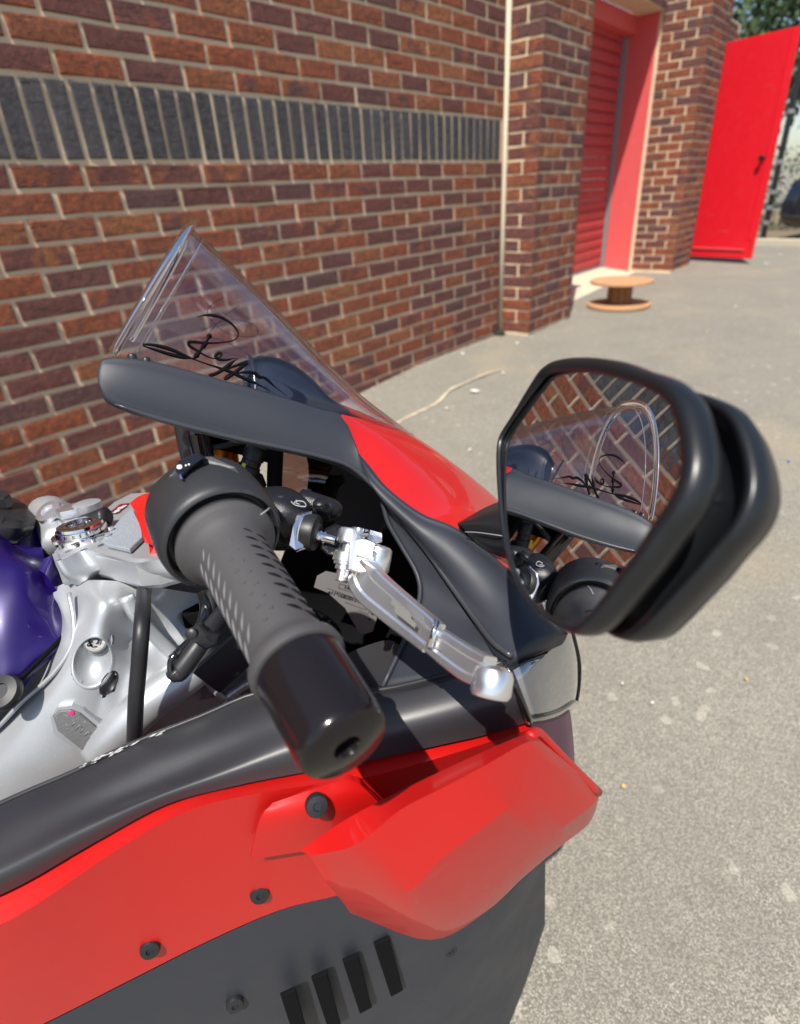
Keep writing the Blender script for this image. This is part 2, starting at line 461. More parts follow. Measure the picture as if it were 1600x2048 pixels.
def prism_vf(poly, depth, bev=0.002):
    poly = np.asarray(poly, float); depth = np.asarray(depth, float); n = len(poly)
    nrm = unit(depth)
    def inset(p, d):
        out = []
        for i in range(n):
            a, b, c = p[i - 1], p[i], p[(i + 1) % n]
            e1 = unit(b - a); e2 = unit(c - b)
            n1 = np.cross(nrm, e1); n2 = np.cross(nrm, e2)
            m_ = n1 + n2; m_ = m_ / max(0.35, m_ @ m_) * 2 / 1.0
            out.append(b + m_ * d * 0.5 * sg)
        return np.array(out)
    cen = poly.mean(0); area = 0
    for i in range(n): area += np.cross(poly[i] - cen, poly[(i + 1) % n] - cen) @ nrm
    sg = 1.0 if area > 0 else -1.0
    top = inset(poly, bev); rings = [top, poly + nrm * bev, poly + depth - nrm * bev, inset(poly, bev) + depth]
    V, F = rings_vf(rings)
    return V, F
def prism(name, poly, depth, material, parent=None, bev=0.002, smooth=False):
    V, F = prism_vf(poly, depth, bev)
    return mesh(name, V, F, material, parent, smooth=smooth)
def box_vf(c, hx, hy, hz, ax=None, bev=0.0):
    c = np.asarray(c, float); A = np.eye(3) if ax is None else np.asarray(ax)
    poly = [c + A[0] * sx * hx + A[1] * sy * hy - A[2] * hz for sx, sy in ((-1, -1), (1, -1), (1, 1), (-1, 1))]
    return prism_vf(poly, A[2] * 2 * hz, bev if bev else 0.0002)
def box(name, c, hx, hy, hz, material, parent=None, ax=None, bev=0.002):
    V, F = box_vf(c, hx, hy, hz, ax, bev)
    return mesh(name, V, F, material, parent, smooth=False)
def aabb(name, lo, hi, material, parent=None, bev=0.002):
    lo = np.array(lo, float); hi = np.array(hi, float)
    h = (hi - lo) / 2
    return box(name, (lo + hi) / 2, *h, material, parent, bev=bev)

# ================================================================ ground
def ground():
    xs = np.r_[-300, -60, -12, np.linspace(-6, 14, 41), 40, 120, 600]; ys = np.r_[-400, -80, -16, np.linspace(-8, 6, 29), 30, 120, 500]
    V = []; F = []
    for y in ys:
        for x in xs:
            z = 0.0
            if -6 < x < 14 and -8 < y < -0.3: z = 0.004 * math.sin(x * 1.7 + y) + 0.003 * math.sin(y * 2.3)
            V.append((x, y, z + gh(x)))
    w = len(xs)
    for i in range(len(ys) - 1):
        for j in range(w - 1):
            F.append([i * w + j, i * w + j + 1, (i + 1) * w + j + 1, (i + 1) * w + j])
    o = mesh('ground', V, F, M['asphalt']); tag(o, 'sunlit pale worn asphalt yard with exposed stones', kind='structure')
ground()

# ================================================================ brickwork
CH = 0.075; BL = 0.225; JT = 0.0165
def brick_vf(dx, dy, dz, seed):
    r = random.Random(seed); b = 0.0035
    V = []; F = []
    # front at y=0, back at y=dy ; origin at brick centre of front face
    hx, hz = dx / 2, dz / 2
    def ring(y, ins, j):
        pts = []
        for (sx, sz) in ((-1, -1), (0, -1), (1, -1), (1, 1), (0, 1), (-1, 1)):
            pts.append((sx * (hx - ins) + r.uniform(-j, j), y + r.uniform(-j, j) * 0.4, sz * (hz - ins) + r.uniform(-j, j)))
        return pts
    V += ring(0.0, b, 0.0026); V += ring(b, 0, 0.0026); V += ring(dy, 0, 0.0005)
    V.append((r.uniform(-.02, .02) * dx, r.uniform(-0.0015, 0.001), 0))
    c = len(V) - 1
    for i in range(6):
        k = (i + 1) % 6
        F.append([c, i, k]); F.append([i, i + 6, k + 6, k]); F.append([i + 6, i + 12, k + 12, k + 6])
    F.append([17, 16, 15, 14, 13, 12])
    return V, F
_bm = {}
def brick_mesh(dx, dy, dz, var, material):
    key = (round(dx, 3), round(dy, 3), round(dz, 3), var, material.name)
    if key not in _bm:
        V, F = brick_vf(dx, dy, dz, hash(key[:4]) & 0xffff)
        me = bpy.data.meshes.new('brick'); me.from_pydata([tuple(v) for v in V], [], F)
        me.materials.append(material); _bm[key] = me
    return _bm[key]
class Bricks:
    """collects bricks on wall faces; direction: yaw of the face (front face normal = -y rotated by yaw)"""
    def __init__(s, root): s.root = root; s.items = []
    def add(s, x, y, z, dx, dz=0.0605, dy=0.095, yaw=0.0, dark=False):
        s.items.append((x, y, z, dx, dz, dy, yaw, dark))
    def build(s, limit=300, view=True):
        def score(it):
            v = MC @ (np.array(it[:3]) - CAM)
            if v[2] < 0.1: return 9e9
            px, py = 800 + FPX * v[0] / v[2], 1024 + FPX * v[1] / v[2]
            out = max(0, -px - 60, px - 1660, -py - 30, py - 2070)
            if out > 0: return 1e6 + out
            # visible inside the photograph first
            return v[2] + (0 if py > 380 else 1.0)
        order = sorted(s.items, key=score)
        near = order[:limit]; far = order[limit:]
        base = root_of(s.root); r = random.Random(3)
        for it in near:
            x, y, z, dx, dz, dy, yaw, dark = it
            o = bpy.data.objects.new('brick', brick_mesh(dx, dy, dz, r.randrange(8), M['brick_d'] if dark else M['brick']))
            o.parent = s.root
            nx, ny = math.sin(yaw), -math.cos(yaw); pr = r.uniform(-0.001, 0.0022)
            o.location = Vector((x + nx * pr - base[0], y + ny * pr - base[1], z - base[2] + r.uniform(-0.0012, 0.0012)))
            o.rotation_euler = (r.uniform(-.006, .006), r.uniform(-.006, .006), yaw + r.uniform(-.006, .006))
            COL.objects.link(o)
        for dk in (False, True):
            parts = []
            for it in far:
                if it[7] != dk: continue
                x, y, z, dx, dz, dy, yaw, dark = it
                V, F = brick_vf(dx, dy, dz, r.randrange(99999)); V = np.array(V)
                c, sn = math.cos(yaw), math.sin(yaw)
                W = np.c_[V[:, 0] * c - V[:, 1] * sn + x, V[:, 0] * sn + V[:, 1] * c + y, V[:, 2] + z + r.uniform(-.001, .001)]
                parts.append((W, F))
            if parts:
                V, F = join(parts)
                o = mesh('brickwork', V, F, M['brick_di'] if dk else M['brick_i'], s.root, smooth=False); tag(o, kind='stuff')

TOPC = 34                                     # courses from the ground
V0 = GZ                                       # bed line v = 0 height
def course_z(v): return V0 - v * CH           # centre of the course v..v+1 at v+.5
wall_root = empty('brick_wall', (-1.0, 0.1, 0))
tag(wall_root, 'long red and purple brick wall behind the motorcycle with pale mortar', 'wall')
W = Bricks(wall_root)
XL, XR = -5.0, 2.905
for k in range(-22, 18):
    zc = course_z(k + 0.5)
    off = 0.0 if k % 2 == 0 else 0.5
    for i in range(-24, 14):
        x0 = (i + off) * BL + JT / 2; x1 = (i + off + 1) * BL - JT / 2
        if x0 < XL or x0 > XR - 0.03: continue
        x1 = min(x1, XR - 0.004)
        sold = k in (-5, -4, -3) and x0 > -0.53
        if sold or zc + .03 < gh((x0 + x1) / 2): continue
        W.add((x0 + x1) / 2, 0.0, zc, x1 - x0)
xs = -0.50
while xs < XR - 0.03:
    W.add(xs + 0.0375, 0.0, (course_z(-5) + course_z(-2)) / 2, 0.075 - JT + 0.002, 3 * CH - JT, dark=True)
    xs += 0.075
W.build(300)
HT = course_z(-22) + 0.01
aabb('mortar_bed', (XL, 0.006, -0.45), (XR, 0.24, HT), M['mortar'], wall_root)
aabb('coping', (XL, -0.03, HT), (XR + 0.05, 0.27, HT + 0.06), M['concrete'], wall_root)
tube('sealant_joint', [(2.925, -0.004, 0.01), (2.927, -0.004, 0.8), (2.925, -0.004, HT)], 0.016, M['sealant'], wall_root, n=8, smooth=False)
o = mesh('moss_clump', *lathe_vf((2.885, -0.025, 0.0), (0, 0, 1), [(0, .042), (.018, .038), (.032, .02), (.036, .002)], 9), M['moss'], wall_root)

def pillar(name, label, x0, x1, y0, y1, side_cols, zoff=0.0, count=300):
    root = empty(name, ((x0 + x1) / 2, (y0 + y1) / 2, 0)); tag(root, label, 'pillar', 'brick pillars beside the garage door')
    B = Bricks(root); HB = 0.098; S = 0.2095
    n = int((HT) / CH)
    for k in range(-22, 13):
        zc = course_z(k + .5) + zoff
        if zc < 0.0: continue
        odd = (k % 2 == 0)
        # front face (normal -y)
        xsq = []
        if odd:
            for a in range(3): xsq.append((x0 + a * BL, S))
        else:
            xsq.append((x0, HB)); xsq.append((x0 + 0.1125, S)); xsq.append((x0 + 0.1125 + BL, S)); xsq.append((x1 - HB, HB))
        for a, w in xsq: B.add(a + w / 2, y0, zc, w, yaw=0.0, dy=0.09)
        for xf, yaw in ((x0, -math.pi / 2), (x1, math.pi / 2)):
            if side_cols == 1: seq = [(0.0, HB), (0.1125, HB)] if odd else [(0.0, S)]
            else: seq = [(0.0, HB), (0.1125, S), (0.3375, HB)] if odd else [(0.0, S), (BL, S)]
            for a, w in seq:
                if yaw > 0 and side_cols == 1 and False: continue
                B.add(xf, y0 + a + w / 2 , zc, w, yaw=yaw, dy=0.045)
    B.build(count)
    aabb('mortar_core', (x0 + .006, y0 + .006, -0.05), (x1 - .006, y1, HT), M['mortar'], root)
    aabb('pillar_cap', (x0 - .03, y0 - .03, HT), (x1 + .03, y1, HT + .06), M['concrete'], root)
    return root
pillar('brick_pillar', 'brick pillar at the near side of the red garage door, with sunlit orange quoins', 2.94, 3.605, -0.225, 0.24, 1, 0.0, 190)
pillar('brick_pillar', 'far brick pillar between the garage door and the open red door', 6.30, 6.965, -0.17, 0.60, 2, 0.015, 260)

# garage door in its recess
gd = empty('garage_door', (4.95, 0.62, 0)); tag(gd, 'closed faded red slatted garage door between two brick pillars', 'garage door')
z = 0.075; k = 0
while z < 2.15:
    V = []; prof = [(0, 0.0), (0.012, -0.012), (0.05, -0.016), (0.083, -0.010), (0.094, 0.004)]
    rr = [np.array([(3.62, 0.62 + p[1], z + p[0]) for p in prof]), np.array([(6.24, 0.62 + p[1], z + p[0]) for p in prof])]
    back = [np.array([(3.62, 0.65, z + p[0]) for p in prof[::-1]]), np.array([(6.24, 0.65, z + p[0]) for p in prof[::-1]])]
    V, F = rings_vf([np.vstack([rr[0], back[0]]), np.vstack([rr[1], back[1]])])
    mesh('slat', V, F, M['door'], gd, smooth=False); z += 0.097; k += 1
aabb('bottom_bar', (3.62, 0.595, 0.03), (6.24, 0.66, 0.072), M['grey'], gd)
aabb('guide_rail', (6.24, 0.57, 0.02), (6.275, 0.64, 2.3), M['grey'], gd)
aabb('guide_rail', (3.606, 0.57, 0.02), (3.618, 0.64, 2.3), M['grey'], gd)
aabb('side_frame', (6.276, 0.30, 0.02), (6.299, 0.66, 2.3), M['frame_red'], gd)
aabb('head_box', (3.61, 0.50, 2.16), (6.275, 0.80, 2.30), M['frame_red'], gd)
lw = empty('lintel_wall', (4.95, 0.3, 2.3)); tag(lw, 'brick lintel wall above the garage door', 'wall')
B = Bricks(lw)
for k in range(0, 4):
    for i in range(12):
        x0 = 3.61 + (i + (0.5 if k % 2 else 0)) * BL
        if x0 + BL > 6.31: continue
        B.add(x0 + .107, 0.24, 2.34 + k * CH, .2135)
B.build(60)
aabb('mortar_bed', (3.606, 0.246, 2.302), (6.299, 0.5, HT + .02), M['mortar'], lw)
# concrete threshold
V = [(3.606, 0.02, 0.004), (6.30, 0.22, 0.004), (6.30, 0.60, 0.05), (3.606, 0.60, 0.05), (3.606, 0.02, -0.05), (6.30, 0.22, -0.05), (6.30, 0.60, -0.05), (3.606, 0.60, -0.05)]
o = mesh('threshold_slab', V, [[0, 1, 2, 3], [4, 7, 6, 5], [0, 4, 5, 1], [1, 5, 6, 2], [2, 6, 7, 3], [3, 7, 4, 0]], M['concrete'], smooth=False)
tag(o, 'pale concrete threshold ramp in front of the garage door', kind='structure')
# wall beyond the second pillar
bw = empty('rear_wall', (8.2, 0.4, 0)); tag(bw, 'short brick wall hidden behind the open red door', 'wall')
B = Bricks(bw)
for k in range(-22, 13):
    zc = course_z(k + .5)
    if zc < 0: continue
    for i in range(10):
        x0 = 6.98 + (i + (0.5 if k % 2 else 0)) * BL
        B.add(x0 + .107, 0.30, zc, .2135)
B.build(120)
aabb('mortar_bed', (6.97, 0.306, -.05), (9.35, 0.5, HT), M['mortar'], bw)

# open red door leaf
A_ = PW(1374, 512, 2, 0.05); B_ = PW(1500, 518, 2, 0.05)
rd = empty('red_door', (A_ + B_) / 2 * np.array([1, 1, 0])); tag(rd, 'bright red metal door leaf standing open past the far pillar', 'door')
dv = unit((B_ - A_) * [1, 1, 0]); A2 = A_ - dv * 0.12; wv = np.linalg.norm(B_ - A2); nv = np.cross(dv, [0, 0, 1.0])
if nv @ (CAM - A2) < 0: nv = -nv
axd = np.array([dv, nv, [0, 0, 1.0]])
c0 = (A2 + B_) / 2; c0[2] = 0.05 + 1.05
box('door_leaf', c0 - nv * .02, wv / 2, 0.02, 1.05, M['redpanel'], rd, ax=axd, bev=0.004)
cc = c0.copy(); cc[2] = 0.05 + 0.095
box('rail', cc + nv * .004 - dv * 0.03, wv / 2 - 0.06, 0.010, 0.008, M['frame_red'], rd, ax=axd, bev=0.002)
cc[2] = 1.2
box('stiffener', cc + nv * .003 + dv * (wv / 2 - .05), 0.012, 0.005, 0.95, M['redpanel'], rd, ax=axd, bev=0.002)
cc[2] = 1.05
lathe('handle', cc + nv * .0 + dv * (wv / 2 - .09), nv, [(0, .022), (.03, .02), (.035, .012), (.05, .03), (.062, .026)], M['black'], rd, n=16)

# cable spool
sp = empty('cable_spool', (4.22, -0.375, 0)); tag(sp, 'low wooden cable spool lying flat on the asphalt', 'cable spool')
SX, SY = 4.22, -0.375
lathe('bottom_flange', (SX, SY, 0.004), (0, 0, 1), [(0, .243), (.004, .25), (.022, .25), (.026, .246)], M['wood'], sp, n=48)
V, F = join([box_vf((SX + .088 * math.cos(a), SY + .088 * math.sin(a), .10), .011, .0225, .0745, ax=[[math.cos(a), math.sin(a), 0], [-math.sin(a), math.cos(a), 0], [0, 0, 1]], bev=.002) for a in np.linspace(0, 2 * math.pi, 12, endpoint=False)])
for a in np.linspace(0, 2 * math.pi, 12, endpoint=False):
    box('stave', (SX + .084 * math.cos(a), SY + .084 * math.sin(a), .104), .011, .0222, .076, M['wood_d'], sp, ax=[[math.cos(a), math.sin(a), 0], [-math.sin(a), math.cos(a), 0], [0, 0, 1]], bev=.002)
lathe('top_flange', (SX + .01, SY, 0.184), (0, 0, 1), [(0, .238), (.004, .245), (.020, .245), (.024, .241)], M['wood'], sp, n=48)

# kerb, post, planting, car
K1 = PW(1505, 490, 2, 0.0); K2 = PW(1600, 492, 2, 0.0)
kd = unit((K2 - K1) * [1, 1, 0]); kn = np.cross([0, 0, 1.0], kd)
if kn @ (K1 - CAM) < 0: kn = -kn
kb = empty('kerb', K1); tag(kb, 'pale stone kerb edging the yard in front of the dark car', 'kerb')
for i in range(-1, 12):
    c = K1 + kd * (i * 0.92 + .3) + kn * .06; c[2] = 0.03
    box('kerb_stone', c, .455, .06, .05, M['kerb'], kb, ax=[kd, kn, [0, 0, 1]], bev=.012)
bd = mesh('flower_bed', [K1 + kn * .12 - kd * 3 + [0, 0, .012], K1 + kn * .12 + kd * 14 + [0, 0, .012], K1 + kn * 9 + kd * 14 + [0, 0, .02], K1 + kn * 9 - kd * 3 + [0, 0, .02]], [[0, 1, 2, 3]], M['earth'], smooth=False)
tag(bd, 'dry planted earth strip behind the kerb', kind='structure')
PB = PW(1524, 482, 2, 0.0)
po = empty('black_post', PB); tag(po, 'thin black post with couplings beside the open red door', 'post')
lathe('shaft', PB, (0, 0, 1), [(0, .055), (.05, .055), (.06, .04), (2.6, .04)], M['black'], po, n=16)
for zz in (0.22, 0.42, .62, 1.0, 1.6):
    lathe('collar', PB + [0, 0, zz], (0, 0, 1), [(0, .04), (.005, .052), (.05, .052), (.055, .04)], M['grey'], po, n=16)
def leaves(name, pts, size, material, label, kind=None, cat=None, parent=None):
    r = np.random.default_rng(len(pts)); V = []; F = []
    for p in pts:
        a = unit(r.normal(size=3)); b = unit(np.cross(a, r.normal(size=3))); s = size * r.uniform(.5, 1.3)
        k = len(V); V += [p - a * s, p + b * s * .45, p + a * s, p - b * s * .45]; F.append([k, k + 1, k + 2, k + 3])
    o = mesh(name, V, F, material, parent, smooth=False)
    if parent is None: tag(o, label, cat, kind=kind)
    return o
r_ = np.random.default_rng(4)
far = K1 + kn * 2.2
pts = []
for i in range(9000):
    p = far + kd * r_.uniform(-2.2, 14) + kn * abs(r_.normal()) * .5 + np.array([0, 0, 1.0]) * (r_.uniform(0, 1) ** 1.0 * (1.25 + .2 * math.sin(i % 97)))
    pts.append(p)
leaves('hedge', pts, .05, M['leaf'], 'loose green hedge behind the parked dark car', kind='stuff')
def tree(loc, h, cr_, label, seed):
    r = np.random.default_rng(seed); loc = np.array(loc, float); loc[2] = 0
    root = empty('tree', loc); tag(root, label, 'tree', 'trees beyond the yard')
    parts = [tube_vf([loc, loc + [0.1, 0, h * .3], loc + [0, .15, h * .62]], [.16, .12, .06], n=9)]
    cl = []
    for i in range(16):
        a = r.uniform(0, 6.28); z0 = h * r.uniform(.3, .6); e = loc + [math.cos(a) * cr_ * r.uniform(.4, .85), math.sin(a) * cr_ * r.uniform(.4, .85), h * r.uniform(.5, .98)]
        parts.append(tube_vf([loc + [0.05, .05, z0], (loc + [0, 0, z0] + e) / 2 + [0, 0, .2], e], [.05, .03, .012], n=6)); cl.append(e)
    V, F = join(parts); mesh('trunk', V, F, M['trunk'], root)
    pts = []
    for e in cl:
        m_ = int(r.uniform(260, 420)); pts += list(e + r.normal(size=(m_, 3)) * [cr_ * .22, cr_ * .22, cr_ * .16])
    leaves('crown', pts, .13, M['leaf2'] if seed % 2 else M['leaf'], '', parent=root)
for i, (d, s, h) in enumerate(((10, -3.0, 5.2), (13, 2.5, 6.3), (11, 7.5, 5.4), (16, 12, 6.8), (17, -9.5, 7.0))):
    tree(K1 + kn * d + kd * s, h, 2.3, ['broad tree straight behind the black post', 'tall tree rising behind the hedge right of the post', 'smaller rounded tree above the parked dark car', 'distant tall tree at the far right edge of the yard', 'distant tree just above the open red door'][i], i + 3)

# dark car beyond the kerb
def car():
    c = K1 + kd * 2.2 + kn * 1.05; c[2] = 0
    root = empty('parked_car', c); tag(root, 'dark navy car parked beyond the pale kerb at the edge of the yard', 'car')
    fx = kd; fy = kn
    def Q(x, y, z): return c + fx * x + fy * y + np.array([0, 0, z])
    prof = [(-2.05, .32, .62), (-1.95, .22, .80), (-1.55, .20, .92), (-.95, .20, .98), (-.35, .20, 1.0), (.6, .20, 1.0), (1.5, .20, .98), (1.95, .24, .92), (2.1, .34, .72)]
    rings = []
    for x, zb, zt in prof:
        w = .86 if abs(x) < 1.6 else .74
        rings.append(np.array([Q(x, w * sx, zb + (zt - zb) * t) for sx, t in ((-.92, 0), (-1, .25), (-1, .7), (-.9, 1), (0, 1.03), (.9, 1), (1, .7), (1, .25), (.92, 0))]))
    q = []
    V, F = rings_vf([np.array(a) for a in np.swapaxes(np.array([cr(np.array(rings)[:, j], 4) for j in range(9)]), 0, 1)])
    mesh('car_body', V, F, M['car'], root)
    cab = []
    for x, zt in ((-1.0, .98), (-.45, 1.36), (.2, 1.46), (1.0, 1.42), (1.75, 1.0)):
        w = .72 if zt > 1.2 else .80
        cab.append(np.array([Q(x, -.84, .95), Q(x, -w, zt), Q(x, 0, zt + .02), Q(x, w, zt), Q(x, .84, .95)]))
    V, F = rings_vf([np.array(a) for a in np.swapaxes(np.array([cr(np.array(cab)[:, j], 4) for j in range(5)]), 0, 1)])
    mesh('cabin', V, F, M['glass_d'], root)
    mesh('car_roof', *rings_vf([np.array([Q(x, -w, z_), Q(x, 0, z_ + .03), Q(x, w, z_), Q(x, 0, z_ - .03)]) for x, w, z_ in ((-.5, .68, 1.36), (.2, .70, 1.475), (1.0, .68, 1.44), (1.25, .66, 1.32))]), M['car'], root)
    for x in (-1.35, 1.35):
        for sy in (-1, 1):
            wroot = lathe('wheel', Q(x, sy * .86, .32) - fy * sy * .1, fy * sy, [(-.08, .1), (-.08, .26), (-.05, .32), (.07, .32), (.1, .26), (.1, .2)], M['tyre'], root, n=28)
            lathe('rim', Q(x, sy * .86, .32), fy * sy, [(-.06, .205), (.0, .2), (-.01, .17), (-.02, .06), (.012, .05), (.015, .01)], M['grey'], wroot, n=14)
    for sy in (-1, 1):
        box('headlight', Q(-1.93, sy * .55, .72), .06, .14, .06, M['lens'], root, ax=[fx, fy, [0, 0, 1]], bev=.02)
        box('door_mirror', Q(-.55, sy * .97, 1.02), .07, .09, .06, M['car'], root, ax=[fx, fy, [0, 0, 1]], bev=.02)
    box('number_plate', Q(-2.075, 0, .45), .008, .25, .055, M['white'], root, ax=[fx, fy, [0, 0, 1]])
car()

# scraps on the ground
def scrap(x, y, w, h, m_, label):
    c = PG(x, y, 0.006); r = random.Random(int(x * 7 + y)); n = 8; pts = []
    a0 = r.uniform(0, 3)
    for i in range(n):
        a = i / n * 6.283; q = r.uniform(.6, 1.1)
        ex = math.cos(a) * w * q; ey = math.sin(a) * h * q
        pts.append(c + [ex * math.cos(a0) - ey * math.sin(a0), ex * math.sin(a0) + ey * math.cos(a0), r.uniform(0, .006)])
    o = prism('scrap', np.array(pts), np.array([0, 0, .004]), M[m_], bev=.0008); tag(o, label, 'litter', 'scraps on the asphalt')
for a in ((948, 783, .028, .016, 'lit_w', 'largest white scrap lying alone on the asphalt left of the mirror'),
          (893, 818, .010, .008, 'lit_w', 'white fleck on the asphalt at the end of the pale crack'),
          (1006, 747, .010, .008, 'lit_w', 'white fleck just above the mirror housing corner'),
          (940, 901, .008, .007, 'lit_w', 'small white fleck beside the red nose fairing'),
          (925, 708, .012, .009, 'lit_w', 'white fleck near the wall foot short of the pillar'),
          (1035, 687, .011, .008, 'lit_w', 'white fleck in front of the pillar foot'),
          (1470, 614, .011, .009, 'lit_w', 'white fleck in the open yard right of the spool'),
          (1414, 664, .010, .008, 'lit_y', 'yellowish fleck in the open yard below the spool'),
          (1532, 528, .022, .012, 'lit_w', 'pale scrap beyond the corner of the red door'),
          (1560, 510, .02, .02, 'lit_w', 'pale scrap near the kerb'),
          (1577, 924, .010, .004, 'lit_b', 'tiny blue plastic scrap at the right of the yard'),
          (1246, 1576, .005, .004, 'lit_y', 'yellow crumb next to the red fairing tip'),
          (1244, 1370, .004, .003, 'lit_w', 'white crumb below the mirror housing'),
          (1305, 1408, .004, .003, 'lit_w', 'white crumb lower down the asphalt below the mirror'),
          (1492, 1360, .004, .003, 'lit_y', 'pale crumb on the asphalt near the right edge')):
    scrap(*a)
#BIKE
# ================================================================ motorcycle
bike = empty('motorcycle', BK(0.0, 0.0, 0.0) * [1, 1, 0]); tag(bike, 'red, purple and charcoal sports motorcycle with clear signed windscreen, standing before the brick wall', 'motorcycle')
def ribbon(name, T, B, material, parent, thick=0.010, bulge=0.004, n=6, side=None, chamfer=.0022):
    """closed loft between two edge lines: a plate with rounded edges"""
    T = cr(T, n); B = cr(B, n)
    e = B - T; A = np.gradient((T + B) / 2, axis=0)
    N = unit(np.cross(A, e)); s = np.sign((N * ((CAM if side is None else side) - (T + B) / 2)).sum(-1).mean()); N = N * s
    if np.isscalar(bulge): bulge = np.full(len(T), bulge)
    else: bulge = cr(np.asarray(bulge, float)[:, None], n)[:, 0]
    rings = []
    for i in range(len(T)):
        L = np.linalg.norm(e[i]); E = e[i] / L; ce = (T[i] + B[i]) / 2
        rc = min(thick / 2 * .98, L * .3, .0042); hw = L / 2; pts = []
        def h(q):                              # q: -hw (top) .. hw (bottom)
            u = (q + hw) / L
            return bulge[i] * 4 * u * (1 - u) - (chamfer * max(0, .2 - u) / .2 if L > .02 else 0)
        for q in np.linspace(-hw + rc, hw - rc, 13): pts.append((q, h(q)))
        for t in np.linspace(0, 1, 6)[1:]:
            an = t * math.pi / 2; pts.append((hw - rc + rc * math.sin(an), h(hw - rc) - rc + rc * math.cos(an)))
        for t in np.linspace(0, 1, 4): pts.append((hw - rc * t * 1.0, -thick + (rc if t == 0 else 0)))
        for q in np.linspace(hw * .5, -hw * .5, 3): pts.append((q, -thick))
        for t in np.linspace(1, 0, 4): pts.append((-hw + rc * t, -thick + (rc if t == 0 else 0)))
        for t in np.linspace(1, 0, 6)[:-1]:
            an = t * math.pi / 2; pts.append((-hw + rc - rc * math.sin(an), h(-hw + rc) - rc + rc * math.cos(an)))
        rings.append(np.array([ce + E * q + N[i] * z_ for q, z_ in pts]))
    V, F = rings_vf(rings)
    return mesh(name, V, F, material, parent)
def trim_lines(k=0.0):
    T = [(203, 730, .108), (210, 714, .108), (262, 714, .108), (330, 726, .106), (440, 756, .104), (560, 790, .102), (640, 815, .100), (688, 831, .099), (713, 900, .115), (762, 965, .132), (840, 1025, .152), (915, 1057, .172), (1010, 1130, .205), (1090, 1212, .237), (1136, 1268, .262)]
    B = [(197, 754, .112), (199, 778, .118), (228, 812, .12), (330, 845, .12), (450, 876, .12), (560, 899, .12), (640, 917, .12), (700, 937, .122), (752, 982, .13), (800, 1040, .145), (850, 1102, .165), (900, 1173, .195), (948, 1240, .23), (985, 1288, .262), (1022, 1316, .28)]
    return T, B
T_, B_ = trim_lines()
Tw = np.array([PR(*a) for a in T_]); Bw = np.array([PR(*a) for a in B_])
ribbon('fairing_trim', Tw, Bw, M['charcoal'], bike, .010, [.001, .002, .004, .005, .005, .004, .004, .004, .006, .008, .010, .011, .011, .010, .008], n=6)
fl = ribbon('fairing_trim', np.array([refl(p) for p in Tw[5:]]), np.array([refl(p) for p in Bw[5:]]), M['charcoal'], bike, .010, .004, n=5, side=BK(0, -3, .5))
fl['label'] = 'far charcoal trim seen through the windscreen'
# inner cockpit panel with the bright lip
IT = [(752, 986, .128), (800, 1044, .140), (850, 1106, .160), (900, 1177, .190), (945, 1240, .222), (983, 1290, .256), (1018, 1322, .274)]
IB = [(764, 1004, .126), (776, 1046, .132), (802, 1092, .142), (834, 1150, .158), (838, 1200, .175), (812, 1272, .196), (764, 1374, .222)]
ITw = np.array([PR(*a) for a in IT]) ; IBw = np.array([PR(*a) for a in IB])
ribbon('cockpit_panel', ITw, IBw, M['charcoal'], bike, .006, -.001, n=6, chamfer=0)
tube('panel_lip', [PR(a[0] + 1, a[1], a[2] + .002) for a in IB], .0022, M['charcoal'], bike, n=8)

# ---- red nose
D = [(686, 829, .100), (713, 900, .114), (762, 965, .131), (840, 1025, .151), (915, 1057, .170), (1010, 1130, .203), (1090, 1212, .235), (1136, 1268, .260)]
r0 = [PR(*a) for a in D]
r1 = [PR(*a) for a in ((704, 834, .092), (760, 880, .100), (830, 940, .110), (900, 1000, .122), (960, 1035, .135), (1040, 1110, .165), (1108, 1190, .195), (1146, 1255, .222))]
r2 = [PR(*a) for a in ((722, 838, .080), (790, 872, .075), (870, 928, .075), (940, 985, .080), (1000, 1038, .085), (1070, 1110, .105), (1130, 1190, .130), (1158, 1248, .160))]
r3 = [PR(*a) for a in ((742, 843, .062), (812, 868, .042), (896, 921, .036), (962, 976, .036), (1020, 1030, .036), (1085, 1105, .045), (1142, 1185, .060), (1164, 1240, .085))]
r4 = [PR(*a) for a in ((770, 852, .030), (828, 872, .0), (903, 925, .0), (970, 978, .0), (1030, 1035, .0), (1092, 1105, .0), (1146, 1180, .0), (1168, 1235, .0))]
rl = [[refl(p) for p in r] for r in (r3, r2, r1, r0)]
sheet('nose_fairing', [r0, r1, r2, r3, r4] + rl, M['red'], bike, .003, n=5, m=4, toward=BK(.1, 0, 1))
# sculpted ridges pressed into the nose
def on_path(pts, r): return [PR(x, y, r_) for x, y, r_ in pts]

# ---- windscreen
sb = [(226, 706, .103), (330, 729, .101), (440, 758, .099), (560, 792, .096), (640, 817, .092), (700, 836, .084), (765, 853, .060), (822, 872, .012)]
sr = [(381, 458), (446, 517), (514, 583), (580, 652), (646, 722), (710, 784), (774, 832), (828, 872)]
SROWS = []
for (bx, by, br), (rx, ry) in zip(sb, sr):
    b0 = np.array(tobk(PR(bx, by, br))); c0 = np.array(tobk(PR(rx, ry, 0.0)))
    row = []
    for th in np.linspace(0, math.pi / 2, 9):
        w = math.cos(th) ** 0.78; h = math.sin(th) ** 0.95
        row.append(BK(b0[0] + (c0[0] - b0[0]) * h, b0[1] * w, b0[2] + (c0[2] - b0[2]) * h))
    row = row + [refl(p) for p in row[-2::-1]]
    SROWS.append(row)
SG = grid_surface(SROWS, 3, 5)
ws = sheet('windscreen', None, M['screen'], bike, .0028, toward=BK(.1, 0, 1.5), G=SG)
